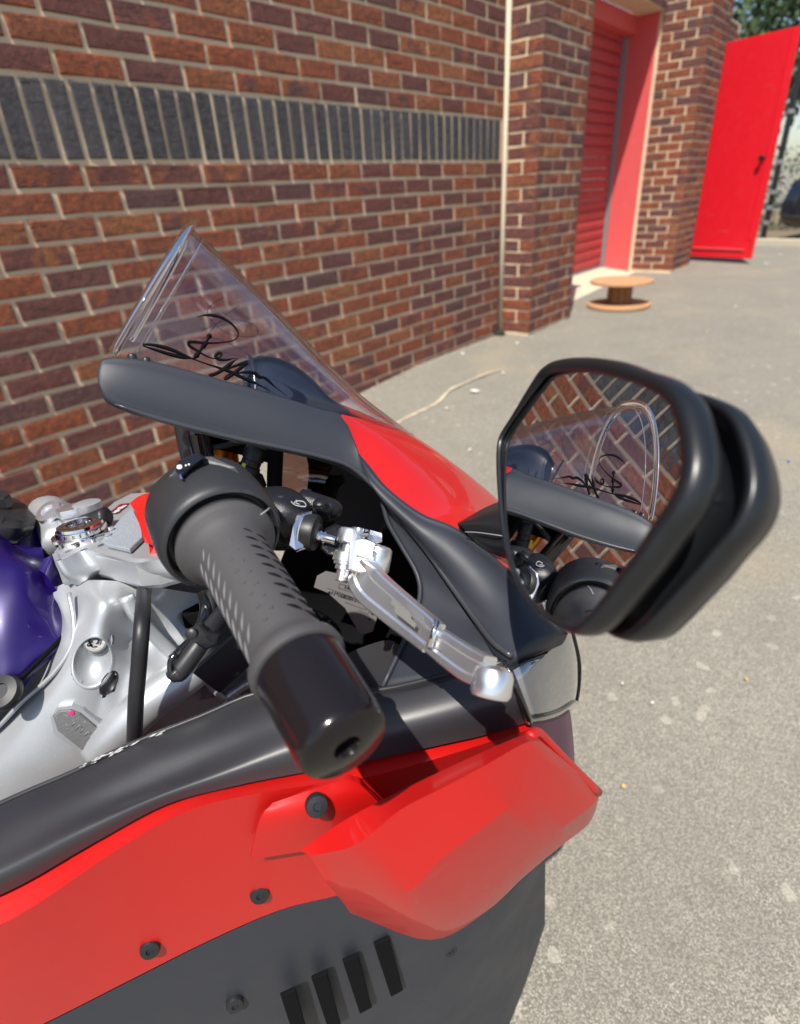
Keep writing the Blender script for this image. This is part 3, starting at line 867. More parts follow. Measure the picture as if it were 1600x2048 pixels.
bvh_s = BVHTree.FromPolygons([Vector(v) for v in SG.reshape(-1, 3)], [[i * SG.shape[1] + j, i * SG.shape[1] + j + 1, (i + 1) * SG.shape[1] + j + 1, (i + 1) * SG.shape[1] + j] for i in range(SG.shape[0] - 1) for j in range(SG.shape[1] - 1)])
# thick polished rear rim of the screen
tube('screen_rim', SG[0][::2], .0060, M['edge'], ws, n=12, step=3, r2=.0030)
for k_, rr_ in ((1, .0006),):
    tube('rim_line', SG[k_ * 2][::3], rr_, M['edge'], ws, n=6, step=2)
def cast(x, y, bv, d_off=0.0008):
    d = unit(ray(x, y)); loc, nrm, i, t = bv.ray_cast(Vector(CAM), Vector(d))
    if loc is None: return None, None
    n = np.array(nrm); n = n if n @ d < 0 else -n
    return np.array(loc) + n * d_off, n
def stroke(pts, bv, w, step=4):
    P2 = cr(np.array(pts, float), step); out = []; nn = []
    for x, y, *ww in P2:
        c, n = cast(x, y, bv)
        if c is not None: out.append(c); nn.append(n)
    if len(out) < 3: return None
    out = np.array(out); nn = np.array(nn); T = unit(np.gradient(out, axis=0)); S = unit(np.cross(T, nn))
    k = np.linspace(0, 1, len(out)); wd = w * (0.75 + .35 * np.sin(k * 17)) * np.clip(np.minimum(k, 1 - k) * 14, .25, 1)
    rings = [np.array([out[i] + S[i] * wd[i], out[i] + nn[i] * .0003, out[i] - S[i] * wd[i], out[i] - nn[i] * .0001]) for i in range(len(out))]
    return rings_vf(rings)
z3 = lambda pts: [(200 + x / 3.81, 440 + y / 3.81) for x, y in pts]
S1 = z3([(740, 742), (790, 729), (860, 730), (930, 750), (1000, 795), (1045, 850), (1048, 890), (1010, 920), (900, 937), (800, 938), (710, 929), (675, 935), (685, 962), (740, 995), (800, 1032), (850, 1052), (895, 1053), (925, 1032), (918, 1016), (893, 1020), (880, 1042), (905, 1062), (960, 1066), (1010, 1058), (1052, 1056)])
S2 = z3([(842, 868), (812, 925), (762, 998), (712, 1060)])
S3 = z3([(715, 1057), (640, 1048), (520, 1020), (400, 982), (335, 960), (342, 948), (420, 955), (520, 980), (620, 1020), (700, 1055), (780, 1085), (900, 1125), (1000, 1160), (1100, 1208), (1200, 1252), (1330, 1320)])
S4 = z3([(1052, 1056), (1010, 1082), (960, 1122), (900, 1162), (845, 1188), (836, 1178), (880, 1165), (950, 1140), (1030, 1112), (1116, 1086), (1066, 1130), (1005, 1180), (960, 1213), (950, 1204), (990, 1172), (1060, 1164), (1130, 1160), (1180, 1168), (1212, 1196), (1258, 1206), (1330, 1268), (1425, 1342)])
parts = [q for q in (stroke(s, bvh_s, w) for s, w in ((S1, .0011), (S2, .0018), (S3, .0013), (S4, .0013))) if q]
V, F = join(parts); mesh('signature', V, F, M['ink'], ws)
# second signature on the far side of the screen
def far_stroke(pts, w):
    out = []
    for a, b_ in cr(np.array(pts, float), 5):
        p = SG[int(a * (SG.shape[0] - 1))][SG.shape[1] - 1 - int(b_ * (SG.shape[1] - 1))]
        ia, ib = a * (SG.shape[0] - 1), (1 - b_) * (SG.shape[1] - 1); i0, j0 = int(min(ia, SG.shape[0] - 2)), int(min(ib, SG.shape[1] - 2)); u, v = ia - i0, ib - j0
        out.append(SG[i0][j0] * (1 - u) * (1 - v) + SG[i0 + 1][j0] * u * (1 - v) + SG[i0][j0 + 1] * (1 - u) * v + SG[i0 + 1][j0 + 1] * u * v)
    return tube_vf(out, w, n=6, step=1, smooth=False)
parts = [far_stroke(a, .00028) for a in ([(.22, .28), (.20, .18), (.30, .14), (.38, .2), (.36, .26), (.28, .2), (.22, .1)], [(.28, .3), (.26, .2), (.24, .06)], [(.2, .06), (.3, .1), (.42, .08), (.3, .05)], [(.36, .1), (.38, .13)], [(.42, .1), (.44, .13)])]
V, F = join(parts); o = mesh('signature', V, F, M['ink'], ws); o['label'] = 'second smaller signature on the far side of the windscreen'
for x, y, r in ((264, 712, .104), (292, 720, .104)):
    lathe('screen_bolt', PR(x, y, r), BU, [(-.003, .0032), (0, .0032), (.0016, .0022), (.002, .0005)], M['black'], bike, n=14)

# ---- cowl behind the screen for the far trim; shade and sky blue painted in
ck = [[PR(492, 728, .0), PR(518, 716, .0), PR(548, 716, .0), (PR(585, 730, .0)), PR(622, 758, .0), PR(655, 792, .0), PR(700, 822, -.01)],
      [PR(484, 740, .0), PR(516, 735, .0), PR(550, 738, .0), PR(585, 752, .0), PR(618, 775, .0), PR(650, 805, .0), PR(700, 838, .0)],
      [PR(490, 790, .02), PR(520, 795, .02), PR(552, 802, .02), PR(585, 812, .02), PR(618, 824, .02), PR(650, 836, .02), PR(700, 852, .02)]]
sheet('dash_cowl', ck, mat('navy_shade_gloss', (.010, .015, .027), .33), bike, .004)
tube('dash_cable', [PR(500, 712, .03), PR(508, 745, .04), PR(512, 790, .05)], .0016, M['gloss'], bike, n=8)
# ---- cockpit interior
inner = [[PR(610, 890, -.02), PR(700, 900, 0.0), PR(780, 985, .02), PR(860, 1090, .03), PR(930, 1190, .04)],
         [PR(615, 980, -.03), PR(690, 1030, -.03), PR(760, 1100, -.02), PR(830, 1190, .0), PR(900, 1270, .02)],
         [PR(560, 1130, -.03), PR(650, 1170, -.03), PR(730, 1230, -.02), PR(800, 1290, .02), PR(880, 1320, .06)],
         [PR(500, 1300, -.03), PR(600, 1320, -.02), PR(690, 1350, .02), PR(770, 1390, .07), PR(850, 1390, .10)]]
sheet('inner_fairing', inner, M['matt'], bike, .003)
tube('trim_edge', [PR(a[0] + 1, a[1] - 4, a[2] + .001) for a in B_[2:]], [.0006] + [.0022] * (len(B_) - 3), fleck_mat('trim_highlight_plastic', (0.04, 0.042, 0.048), 0.30, 0, (.2, .2, .2), .72, bump=.05), bike, n=10)  # paler bead added along the trim's lower edge for a sun highlight
sheet('cockpit_shelf', [[PR(672, 1318, .12), PR(720, 1296, .13), PR(776, 1280, .15), PR(806, 1296, .17)], [PR(700, 1380, .16), PR(730, 1380, .17), PR(765, 1375, .19), PR(800, 1340, .20)]], M['panel'], bike, .004)
# brown tinted pane under the trim, dark strut and connector
lp = sheet('lower_screen', [[PR(556, 880, .0), PR(600, 896, .0), PR(672, 925, .0)], [PR(556, 950, -.01), PR(600, 950, -.015), PR(655, 955, -.01)], [PR(556, 1005, .0), PR(590, 1010, .0), PR(628, 1014, .0)]], clear_mat('smoked_plastic', (0.55, 0.42, 0.40), 2.2), bike, .003)
tube('dash_strut', [PR(551, 880, .06), PR(551, 908, .06), PR(549, 960, .055), PR(549, 1016, .05)], .0066, M['matt'], bike, n=12, r2=.0045, power=.5)
tube('dash_bracket', [PR(366, 835, .04), PR(374, 880, .04), PR(388, 940, .04)], .0075, M['black'], bike, n=12, power=.5)
tube('dash_bracket', [PR(392, 850, .06), PR(402, 900, .055), PR(412, 950, .05)], .009, M['gloss'], bike, n=10, power=.6)
lathe('fork_tube', PR(432, 845, .0), unit(PR(446, 960, -.0) - PR(432, 845, .0)), [(0, .018), (.03, .018), (.03, .0172), (.065, .0172)], M['amber'], bike, n=24)
tube('dash_underside', [PR(380, 850, .02), PR(470, 868, .02), PR(560, 895, .02)], .012, M['matt'], bike, n=10, r2=.018)
tube('wire', [PR(410, 895, .05), PR(440, 893, .055), PR(480, 884, .05), PR(505, 880, .05)], .0026, M['black'], bike, n=8)
cn = lathe('connector', PR(515, 893, .05), unit(PR(488, 962, .05) - PR(515, 893, .05)), [(0, .0085), (.004, .010), (.012, .010), (.013, .0088), (.018, .0088), (.019, .010), (.026, .010), (.030, .013), (.038, .013), (.046, .012)], M['black'], bike, n=18)
box('print_mark', PR(486, 934, .066), .0016, .0004, .0035, M['yellow'], cn, ax=[unit(MC[0] * .9 + MC[1] * .4), MC[2], unit(MC[1] - MC[0] * .4)], bev=.0002)
lathe('connector_base', PR(478, 945, .05), unit(PR(520, 975, .05) - PR(478, 945, .05)), [(0, .004), (.002, .010), (.018, .011), (.026, .006)], M['black'], bike, n=16)
# instrument cluster under the screen
ic = prism('instrument_cluster', [PR(350, 815, .05), PR(480, 830, .04), PR(600, 858, .03), PR(590, 890, .03), PR(450, 870, .04), PR(360, 848, .05)], (-BR * .10), M['black'], bike, bev=.003)

# ---- identification label
LA = [PR(x, y, .03) for x, y in ((652, 1142), (690, 1150), (740, 1168), (760, 1190), (757, 1225), (745, 1262), (728, 1268), (716, 1262), (690, 1216), (655, 1185), (628, 1174), (634, 1152))]
nrm = unit(np.cross(LA[3] - LA[0], LA[6] - LA[0])); nrm = nrm if nrm @ (CAM - LA[0]) > 0 else -nrm
lab = prism('id_label', LA, nrm * .0008, M['label'], bike, bev=.0002)
def text(name, body, p, xdir, ydir, size, material, parent, ext=.0002, shear=0.0):
    cu = bpy.data.curves.new(name, 'FONT'); cu.body = body; cu.size = size; cu.extrude = ext; cu.materials.append(material)
    cu.align_x = 'CENTER'; cu.align_y = 'CENTER'; cu.shear = shear
    o = bpy.data.objects.new(name, cu); X = unit(xdir); Z = unit(np.cross(X, ydir)); Y = np.cross(Z, X)
    base = root_of(parent)
    COL.objects.link(o); dg = bpy.context.evaluated_depsgraph_get(); me = bpy.data.meshes.new_from_object(o.evaluated_get(dg)); bpy.data.objects.remove(o)
    me.materials.clear(); me.materials.append(material); o = bpy.data.objects.new(name, me)
    o.rotation_euler = Matrix((X, Y, Z)).transposed().to_euler(); o.location = Vector(np.asarray(p) - base); o.parent = parent
    COL.objects.link(o); return o
def lp_(x, y, e=.0012):
    d = ray(x, y); t = ((LA[0] + nrm * e - CAM) @ nrm) / (d @ nrm); return CAM + d * t
xd = lp_(740, 1185) - lp_(660, 1160); yd = lp_(700, 1150) - lp_(690, 1190)
text('lettering', 'APRI', lp_(698, 1163), xd, yd, .0075, M['print'], lab)
text('lettering', 'L3e - A3', lp_(704, 1178), xd, yd, .0050, M['print'], lab)
text('lettering', 'e11*168/2013*0007', lp_(697, 1196), xd, yd, .0060, M['print'], lab)
def frame_line(pts, w=.00022): return tube_vf([lp_(*p) for p in pts], w, n=5, smooth=False)
V, F = join([frame_line([(679, 1167), (730, 1184), (728, 1192), (677, 1176), (679, 1167)]), frame_line([(654, 1176), (736, 1206), (732, 1220), (690, 1204)]), frame_line([(712, 1202), (740, 1214), (736, 1228), (716, 1220)])])
mesh('print_frame', V, F, M['print'], lab)
for x, y, r in ((745, 1224, .0024), (739, 1238, .0012)):
    lathe('rivet', lp_(x, y), nrm, [(0, r), (.001, r), (.0014, r * .5)], M['gloss'], lab, n=14)
# black hub ring with the dark red face behind the grip
hb = lathe('horn', PR(596, 1308, .04), unit(BR + .25 * BU), [(0, .048), (.006, .050), (.010, .049), (.012, .042), (.006, .040), (.005, .005)], M['gloss'], bike, n=44)

# ---- handlebar grip, housing, bar end
G0 = P(454, 1090, .352); G1 = P(694, 1494, .243); GD = unit(G1 - G0); GL = np.linalg.norm(G1 - G0)
# switch housing
hs = lathe('switch_housing', G0, GD, [(-.052, .020), (-.050, .034), (-.046, .0372), (-.030, .0380), (-.014, .0382), (-.008, .0374), (-.005, .0358), (-.0042, .0340), (-.0055, .0325), (-.0100, .0315), (-.0100, .0295), (-.004, .0290)], M['housing'], bike, n=64)
tube('housing_seam', [P(539, 1016, .345), P(533, 1021, .342), P(521, 1030, .340)], .0005, M['grey'], hs, n=5)
# inner rubber flange and grip
gr = lathe('grip', G0, GD, [(-.008, .024), (-.0035, .0292), (-.001, .0302), (.0015, .0300), (.0035, .0284), (.0055, .0255), (.0085, .0232), (.013, .0218), (.020, .0210), (.04, .0206), (.07, .0200), (.094, .0196), (.098, .0198), (.101, .0220), (.104, .0238), (.107, .0242), (.110, .0236), (.111, .021)], M['rubber'], bike, n=64)
ux = unit(np.cross(GD, CAM - G0)); uy = unit(np.cross(ux, GD)); uy = uy if uy @ (CAM - G0) > 0 else -uy
for nm_, angs, mt_ in (('grip_ridges', ((62, 1.5), (38, 1.5)), mat('lit_ridge_rubber', (.105, .105, .105), .5)), ('grip_groove_shade', ((-40, -.7), (-64, -.7)), M['matt'])):  # raised dashes; groove shade and lit edges put into their colours
    parts = []
    for k in range(9):
        for ang, sl in angs:
            t = .017 + k * .0088 + (.004 if abs(ang) > 48 else 0); rad = .0207 - (t - .02) * .013
            a0 = math.radians(ang); da = math.radians(10); pp = []
            for q in (-1, -.5, 0, .5, 1):
                a = a0 + q * da; tt = t + q * .0030 * sl
                pp.append(G0 + GD * tt + (ux * math.sin(a) + uy * math.cos(a)) * (rad + .0001))
            parts.append(tube_vf(pp, [.0002, .0007, .0009, .0007, .0002], n=6, step=2))
    V, F = join(parts); o = mesh(nm_, V, F, mt_, gr); o['kind'] = 'stuff'
parts = []
for k in range(7):
    for ang in (-8, 6):
        t = .024 + k * .010 + (0.005 if ang > 0 else 0); rad = .0207 - (t - .02) * .013; a = math.radians(ang)
        c = G0 + GD * t + (ux * math.sin(a) + uy * math.cos(a)) * rad
        parts.append(tube_vf([c - ux * .0012, c, c + ux * .0012], [.0003, .0008, .0003], n=6, step=2))
V, F = join(parts); o = mesh('grip_studs', V, F, M['rubber'], gr); o['kind'] = 'stuff'
be = lathe('bar_end', G0, GD, [(.106, .0205), (.108, .0218), (.114, .0224), (.120, .0218), (.150, .0210), (GL - .004, .0204), (GL - .0015, .0198), (GL, .0184), (GL + .0003, .0062), (GL - .0015, .0056), (GL - .006, .0050), (GL - .008, .0042)], M['satin'], bike, n=64, split=60)
lathe('hex_screw', G0 + GD * (GL - .0075), GD, [(0, .0046), (.002, .0046), (.003, .0038), (.003, .0022), (.0012, .0020)], M['black'], be, n=6)
hb_ = tube('handlebar', [G0 - GD * .04, G0 - GD * .06, G0 - GD * .072], .011, M['crackle'], bike, n=18, smooth=False)
# switch block on top of the housing
e1 = unit(ux); e3 = GD
def HP(x, y, z): return P(x, y, z)
swb = prism('switch_block', [P(332, 952, .352), P(350, 926, .354), P(392, 908, .358), P(425, 908, .360), P(475, 930, .360), P(505, 975, .356), P(430, 1010, .345), P(345, 1010, .345)], (MC[2] * .035 + MC[1] * .010), M['housing'], bike, bev=.004)
sw = prism('start_switch', [P(347, 932, .345), P(360, 919, .348), P(392, 905, .352), P(407, 916, .350), P(374, 942, .343), P(362, 957, .340), P(351, 945, .342)], (MC[2] * .012), M['gloss'], bike, bev=.0012)
sn = []
cx, cy = 359, 934
for a in range(6):
    an = a * math.pi / 3; p0 = (cx, cy); p1 = (cx + 5.6 * math.cos(an), cy + 4.2 * math.sin(an) - 1.0 * math.cos(an))
    sn.append(tube_vf([P(*p0, .3395), P(*p1, .3398)], .00035, n=5, smooth=False))
    for s in (-.5, .5):
        m_ = (cx + 3.6 * math.cos(an), cy + 2.7 * math.sin(an)); q = (cx + 5.4 * math.cos(an + s), cy + 4.2 * math.sin(an + s))
        sn.append(tube_vf([P(*m_, .3396), P(*q, .3398)], .0003, n=5, smooth=False))
V, F = join(sn); mesh('snowflake_symbol', V, F, M['white'], sw)
for x, y in ((372, 931), (378, 929)): mesh('print_dot', *box_vf(P(x, y, .343), .0005, .0005, .0005, ax=MC), M['white'], sw)
prism('switch_side', [P(354, 950, .3405), P(360, 957, .3395), P(366, 960, .3395), P(361, 946, .3405)], MC[2] * .004, M['purple'], sw, bev=.0004)

# ---- brake master cylinder
mcr = tube('master_cylinder', [P(520, 1035, .42), P(548, 1030, .418), P(580, 1035, .414), P(612, 1045, .412)], [.018, .020, .018, .012], M['crackle'], bike, n=20, power=.8)
tube('cylinder_bore', [P(600, 1000, .425), P(640, 1014, .422), P(668, 1022, .42), P(676, 1028, .418)], [.0085, .009, .0078, .003], M['crackle'], mcr, n=18)
cl = prism('bar_clamp', [P(582, 1050, .392), P(596, 1026, .395), P(622, 1022, .398), P(622, 1045, .396), P(610, 1098, .392), P(590, 1105, .390), P(574, 1092, .390)], MC[2] * .02, M['chrome'], bike, bev=.003)
lathe('clamp_boot', P(610, 1062, .402), unit(P(634, 1066, .40) - P(604, 1060, .402)), [(0, .0125), (.006, .0130), (.0085, .0122), (.009, .008), (.011, .006)], M['black'], bike, n=24)
lathe('push_rod', P(630, 1070, .398), unit(P(660, 1078, .395) - P(630, 1070, .398)), [(0, .003), (.001, .0042), (.003, .003), (.004, .0042), (.006, .003), (.007, .0042), (.009, .003), (.016, .003)], M['chrome'], bike, n=14)
prism('lever_bracket', [P(640, 1062, .405), P(668, 1048, .41), P(705, 1062, .41), P(700, 1088, .40), P(690, 1120, .395), P(655, 1112, .395), P(640, 1098, .398)], MC[2] * .016, M['crackle'], bike, bev=.003)
for x, y, r in ((563, 998, .0062), (641, 1012, .0052)):
    lathe('cover_screw', P(x, y, .408), unit(-MC[1] - MC[2] * .5), [(0, r), (.003, r), (.0045, r * .75), (.005, r * .2)], M['crackle'], mcr, n=20)
V, F = join([tube_vf([P(x, y, .3985) for x, y in q], .0005, n=5) for q in ([(582, 1003), (590, 1010), (604, 1013), (612, 1012), (608, 1004), (596, 1002), (592, 1006), (600, 1009)], [(594, 1000), (588, 1008), (598, 1013)])])
mesh('cast_logo', V, F, M['grey'], mcr)
lathe('cylinder_end', P(556, 1040, .418), unit(P(600, 1052, .405) - P(556, 1040, .418)), [(0, .021), (.006, .0215), (.012, .020), (.016, .016)], M['crackle'], bike, n=26)

# ---- brake lever
pv = -MC[1]                                    # pivot axis, roughly upright
pv = unit(P(702, 1075, .392) - P(688, 1140, .388))
pb = P(688, 1140, .385)
lv = lathe('lever_pivot', pb, pv, [(-.0005, .005), (0, .0062), (.003, .0062), (.0032, .0078), (.0050, .0078), (.0054, .0090), (.0108, .0091), (.0114, .0084)], M['alu'], bike, n=30)
lathe('pivot_cap', pb, pv, [(.0178, .0086), (.0184, .0092), (.0262, .0092), (.0274, .0084), (.0276, .0056), (.0262, .0052), (.0262, .0032), (.0284, .0030), (.0286, .0005)], M['alu'], lv, n=30)
lathe('pivot_pin', pb, pv, [(-.008, .0034), (-.007, .0044), (-.0005, .0044), (.02, .0044)], M['alu'], lv, n=18)
bar('lever_link', [P(703, 1112, .379), P(722, 1112, .377), P(744, 1116, .376)], np.array([.0035] * 3), np.array([.0100, .0112, .0100]), M['alu'], bike, pv, groove=False)
lathe('adjuster_wheel', P(718, 1070, .388), pv, [(0, .0070), (.002, .0074), (.004, .0070), (.0044, .005), (.003, .0045), (.003, .001)], M['chrome'], bike, n=10)
prism('adjuster_tab', [P(734, 1068, .394), P(740, 1060, .396), P(764, 1066, .396), P(764, 1075, .395), P(744, 1080, .392)], MC[1] * .0035, M['alu'], bike, bev=.0008)
kn_ = lathe('lever_knuckle', P(752, 1124, .386), pv, [(-.007, .0080), (-.005, .0096), (.004, .0096), (.009, .0092), (.0104, .0078), (.0110, .0056), (.0098, .0044), (.0098, .0005)], M['alu'], bike, n=34)
LP = [(737, 1112, .384), (730, 1142, .378), (742, 1172, .372), (790, 1214, .356), (850, 1262, .337), (868, 1277, .331)]
path = [P(*a) for a in LP]
hh = np.array([.0085, .0108, .0118, .0108, .0098, .0094]); ww = np.array([.0065, .0060, .0055, .0052, .0050, .0048])
lb = bar('lever_blade', path, ww, hh, M['alu'], bike, pv)
tip = [P(*a) for a in ((868, 1279, .331), (905, 1306, .321), (942, 1330, .311), (975, 1344, .302))]
bar('lever_tip', tip, np.array([.0042, .0046, .0050, .0056]), np.array([.0080, .0086, .0088, .0080]), M['alu'], bike, pv)
lathe('lever_ball', P(984, 1366, .2995), pv, [(-.0080, .004), (-.0072, .0092), (-.005, .0106), (.0040, .0106), (.0072, .0092), (.0088, .0056), (.0092, .0008)], M['alu'], bike, n=36)
tube('lever_hinge', [P(876, 1240, .326), P(859, 1294, .324)], .0020, M['chrome'], bike, n=12, smooth=False)
# engraved maker's panel on the blade
fx_ = unit(P(832, 1247, .335) - P(788, 1212, .346)); nf = unit(np.cross(fx_, pv)); nf = nf if nf @ (CAM - path[3]) > 0 else -nf
mp_ = P(808, 1226, .3375)
prism('engraved_plate', [mp_ + fx_ * a + pv * b + nf * .0012 for a, b in ((-.010, .0030), (.006, .0030), (.007, .0005), (.0115, -.0002), (.011, -.0030), (-.006, -.0030), (-.0066, -.0002), (-.010, .0)) ], nf * .0005, mat('engraving', (.13, .13, .12), .6), lb, bev=.0001)

# ---- upper fork clamp and stem
UC = tobk(PR(165, 1070, 0.02))[2]
def C(x, y, d=0.0): return PU(x, y, UC + d)
lathe('steering_damper', PU(60, 1060, UC - .02), BU, [(0, .02), (.02, .02)], M['black'], bike, n=12)
tc = prism('fork_clamp', [C(110, 1122), C(104, 1104), C(120, 1088), C(150, 1062), C(196, 1030), C(226, 1004), C(262, 986), C(300, 984), C(330, 1004), C(352, 1060), C(362, 1108), C(310, 1122), C(270, 1125), C(222, 1112), C(168, 1100), C(140, 1112)], -BU * .024, M['silver'], bike, bev=.0035)
# skirt of the clamp towards the rider
sk = [[C(104, 1108, .0), C(112, 1122, .001), C(140, 1112, .001), C(168, 1100, .001), C(222, 1112, .001), C(270, 1125, .001), C(312, 1120, .001), C(400, 1104, 0)],
      [C(116, 1140, -.010), C(132, 1152, -.012), C(160, 1148, -.014), C(196, 1136, -.014), C(234, 1136, -.014), C(276, 1146, -.012), C(320, 1150, -.012), C(420, 1140, -.012)],
      [C(134, 1158, -.020), C(150, 1170, -.024), C(176, 1166, -.026), C(205, 1150, -.024), C(240, 1148, -.022), C(280, 1154, -.022), C(325, 1162, -.022), C(440, 1165, -.022)]]
sheet('clamp_skirt', sk, M['silver'], bike, .004, n=5, m=4)
prism('clamp_pad', [C(206, 1088, .001), C(246, 1042, .001), C(266, 1022, .001), C(284, 1060, .001), C(288, 1082, .001), C(262, 1107, .001), C(216, 1096, .001)], BU * .004, fleck_mat('grained_pad', (0.30, 0.33, 0.37), 0.5, 0.3, (0.5, 0.55, 0.6), 0.5, bump=.3), tc, bev=.001)
prism('maker_sticker', [C(216, 1029, .0008), C(240, 1009, .0008), C(259, 1007, .0008), C(237, 1026, .0008)], BU * .0006, M['maroon'], tc, bev=.0002)
text('sticker_lettering', 'aprilia', C(238, 1018, .0022), C(257, 1006, .002) - C(222, 1028, .002), C(226, 1012, .002) - C(236, 1022, .002), .0085, M['white'], tc, ext=.0001)
st = lathe('stem_nut', C(168, 1074, 0.0), BU, [(0, .0235), (.003, .0245), (.0055, .0245), (.006, .021), (.010, .0205), (.0105, .019), (.013, .0185), (.0138, .0155), (.0138, .0105), (.008, .0100), (.008, .001)], M['chrome'], bike, n=44, split=25)
for a in range(10):
    an = a * .6283; xx = unit(np.cross(BU, [1, 0, 0])); yy = np.cross(BU, xx)
    lathe('castellation', C(168, 1074, .0055) + (xx * math.cos(an) + yy * math.sin(an)) * .0215, BU, [(0, .0024), (.003, .0024), (.0036, .0014)], M['chrome'], st, n=8)
lathe('lock_nut', C(150, 1048, .0), BU, [(0, .013), (.006, .013), (.006, .0105), (.010, .0105), (.010, .0135), (.017, .0130), (.018, .009)], M['alu'], bike, n=6, split=25)
lathe('fork_cap', C(132, 1042, .0), BU, [(0, .012), (.010, .012), (.012, .009), (.016, .0085), (.018, .004)], M['alu'], bike, n=6, split=25)
# left handlebar clamp
lc = tube('bar_mount', [C(70, 1050, -.012), C(92, 1030, -.004), C(112, 1042, -.004), C(120, 1090, -.012)], [.008, .019, .019, .014], M['silver'], bike, n=20)
sc = lathe('clamp_bolt', C(101, 1026, .012), unit(BU + BR * .5 - BF * .4), [(0, .0125), (.004, .0120), (.0045, .0065), (.002, .0062), (.002, .001)], M['alu'], bike, n=26)
lathe('bar_neck', C(66, 1052, -.01), unit(C(30, 1072, -.02) - C(66, 1052, -.01)), [(0, .010), (.022, .010), (.024, .009)], M['silver'], bike, n=20)
lathe('reservoir_cap', C(178, 1022, .010), BU, [(0, .012), (.008, .0125), (.009, .010)], M['silver'], bike, n=24)
tube('damper_rod', [C(158, 1020, .010), C(168, 1028, .006)], .006, M['black'], bike, n=14, smooth=False)
tube('left_bar_tube', [C(214, 1030, .012), C(190, 1040, .008), C(170, 1046, .004)], .008, M['black'], bike, n=14)
# far left grip and switchgear
lg = tube('left_grip', [C(64, 1062, -.01), C(30, 1078, -.016), C(-40, 1110, -.025)], [.017, .020, .020], M['rubber'], bike, n=24, smooth=True)
sheet('left_switchgear', [[PU(-60, 985, UC + .01), PU(0, 988, UC + .01), PU(40, 1002, UC + .01), PU(74, 1026, UC + .005)], [PU(-60, 1040, UC + .02), PU(0, 1040, UC + .02), PU(36, 1046, UC + .018), PU(70, 1048, UC + .008)], [PU(-60, 1100, UC), PU(0, 1090, UC), PU(30, 1084, UC), PU(62, 1070, UC)]], M['black'], bike, .02)
prism('clutch_perch', [PU(-20, 980, UC + .03), PU(12, 980, UC + .03), PU(20, 988, UC + .03), PU(8, 996, UC + .03), PU(-20, 996, UC + .03)], -BU * .012, M['black'], bike, bev=.002)
tube('clutch_cable', [C(46, 1082, -.02), C(60, 1100, -.03), C(90, 1112, -.045), C(110, 1130, -.06)], .005, M['gloss'], bike, n=12)
lathe('cable_screw', C(38, 1086, -.012), unit(-MC[2]), [(0, .0055), (.003, .005), (.004, .002)], M['chrome'], bike, n=14)

# red cap beside the clamp
rc = [[C(259, 1006, .018), C(278, 992, .022), C(300, 985, .024), C(318, 984, .022)],
      [C(270, 1024, .016), C(286, 1014, .020), C(302, 1010, .022), C(318, 1010, .018)],
      [C(282, 1060, .012), C(292, 1052, .015), C(304, 1050, .016), C(320, 1052, .012)],
      [C(290, 1086, .006), C(298, 1088, .008), C(306, 1090, .008), C(322, 1096, .004)]]
sheet('red_cap', rc, M['red'], bike, .010, n=5, m=4)

# ---- silver frame
def inell(c, cx, cy, rx, ry, rot=0.0):
    v = MC @ (np.asarray(c) - CAM); x = 800 + FPX * v[0] / v[2] - cx; y = 1024 + FPX * v[1] / v[2] - cy
    cr_, sr_ = math.cos(rot), math.sin(rot); a, b = x * cr_ + y * sr_, -x * sr_ + y * cr_
    return (a / rx) ** 2 + (b / ry) ** 2 < 1
fr = [[PR(96, 1180, .050), PR(135, 1165, .060), PR(190, 1160, .075), PR(260, 1165, .085), PR(340, 1180, .085), PR(420, 1190, .07), PR(500, 1200, .05)],
      [PR(120, 1215, .075), PR(150, 1215, .085), PR(205, 1205, .110), PR(275, 1215, .100), PR(340, 1225, .090), PR(420, 1240, .08), PR(500, 1250, .06)],
      [PR(128, 1262, .090), PR(158, 1262, .108), PR(205, 1262, .118), PR(262, 1275, .098), PR(330, 1275, .100), PR(415, 1285, .10), PR(500, 1300, .085)],
      [PR(100, 1310, .092), PR(146, 1318, .116), PR(205, 1325, .124), PR(262, 1325, .112), PR(320, 1330, .108), PR(410, 1340, .11), PR(500, 1350, .10)],
      [PR(60, 1352, .092), PR(120, 1372, .120), PR(190, 1388, .126), PR(252, 1380, .118), PR(310, 1380, .128), PR(400, 1385, .12), PR(500, 1390, .11)],
      [PR(0, 1420, .090), PR(70, 1440, .120), PR(160, 1460, .128), PR(240, 1440, .124), PR(300, 1440, .132), PR(400, 1430, .12), PR(520, 1430, .11)],
      [PR(-90, 1510, .090), PR(0, 1540, .118), PR(90, 1560, .130), PR(200, 1540, .132), PR(300, 1520, .130), PR(400, 1490, .12), PR(520, 1480, .11)],
      [PR(-200, 1640, .085), PR(-100, 1690, .110), PR(40, 1720, .120), PR(200, 1660, .125), PR(320, 1600, .12), PR(420, 1560, .11), PR(520, 1530, .10)]]
for r in fr[4:]: r[0:0] = [np.asarray(r[0]) - BF * .22 - BU * .06, np.asarray(r[0]) - BF * .08 - BU * .01]
for r in fr[:4]: r[0:0] = [r[0] - BR * .060 - BF * .020, r[0] - BR * .030 - BF * .008]
FG = grid_surface(fr, 8, 7)
sheet('frame', None, M['silver'], bike, .006, G=FG, hole=lambda c: inell(c, 185, 1324, 40, 53, .25) or inell(c, 218, 1368, 15, 27, .55))
bv_f = BVHTree.FromPolygons([Vector(v) for v in FG.reshape(-1, 3)], [[i * FG.shape[1] + j, i * FG.shape[1] + j + 1, (i + 1) * FG.shape[1] + j + 1, (i + 1) * FG.shape[1] + j] for i in range(FG.shape[0] - 1) for j in range(FG.shape[1] - 1)])
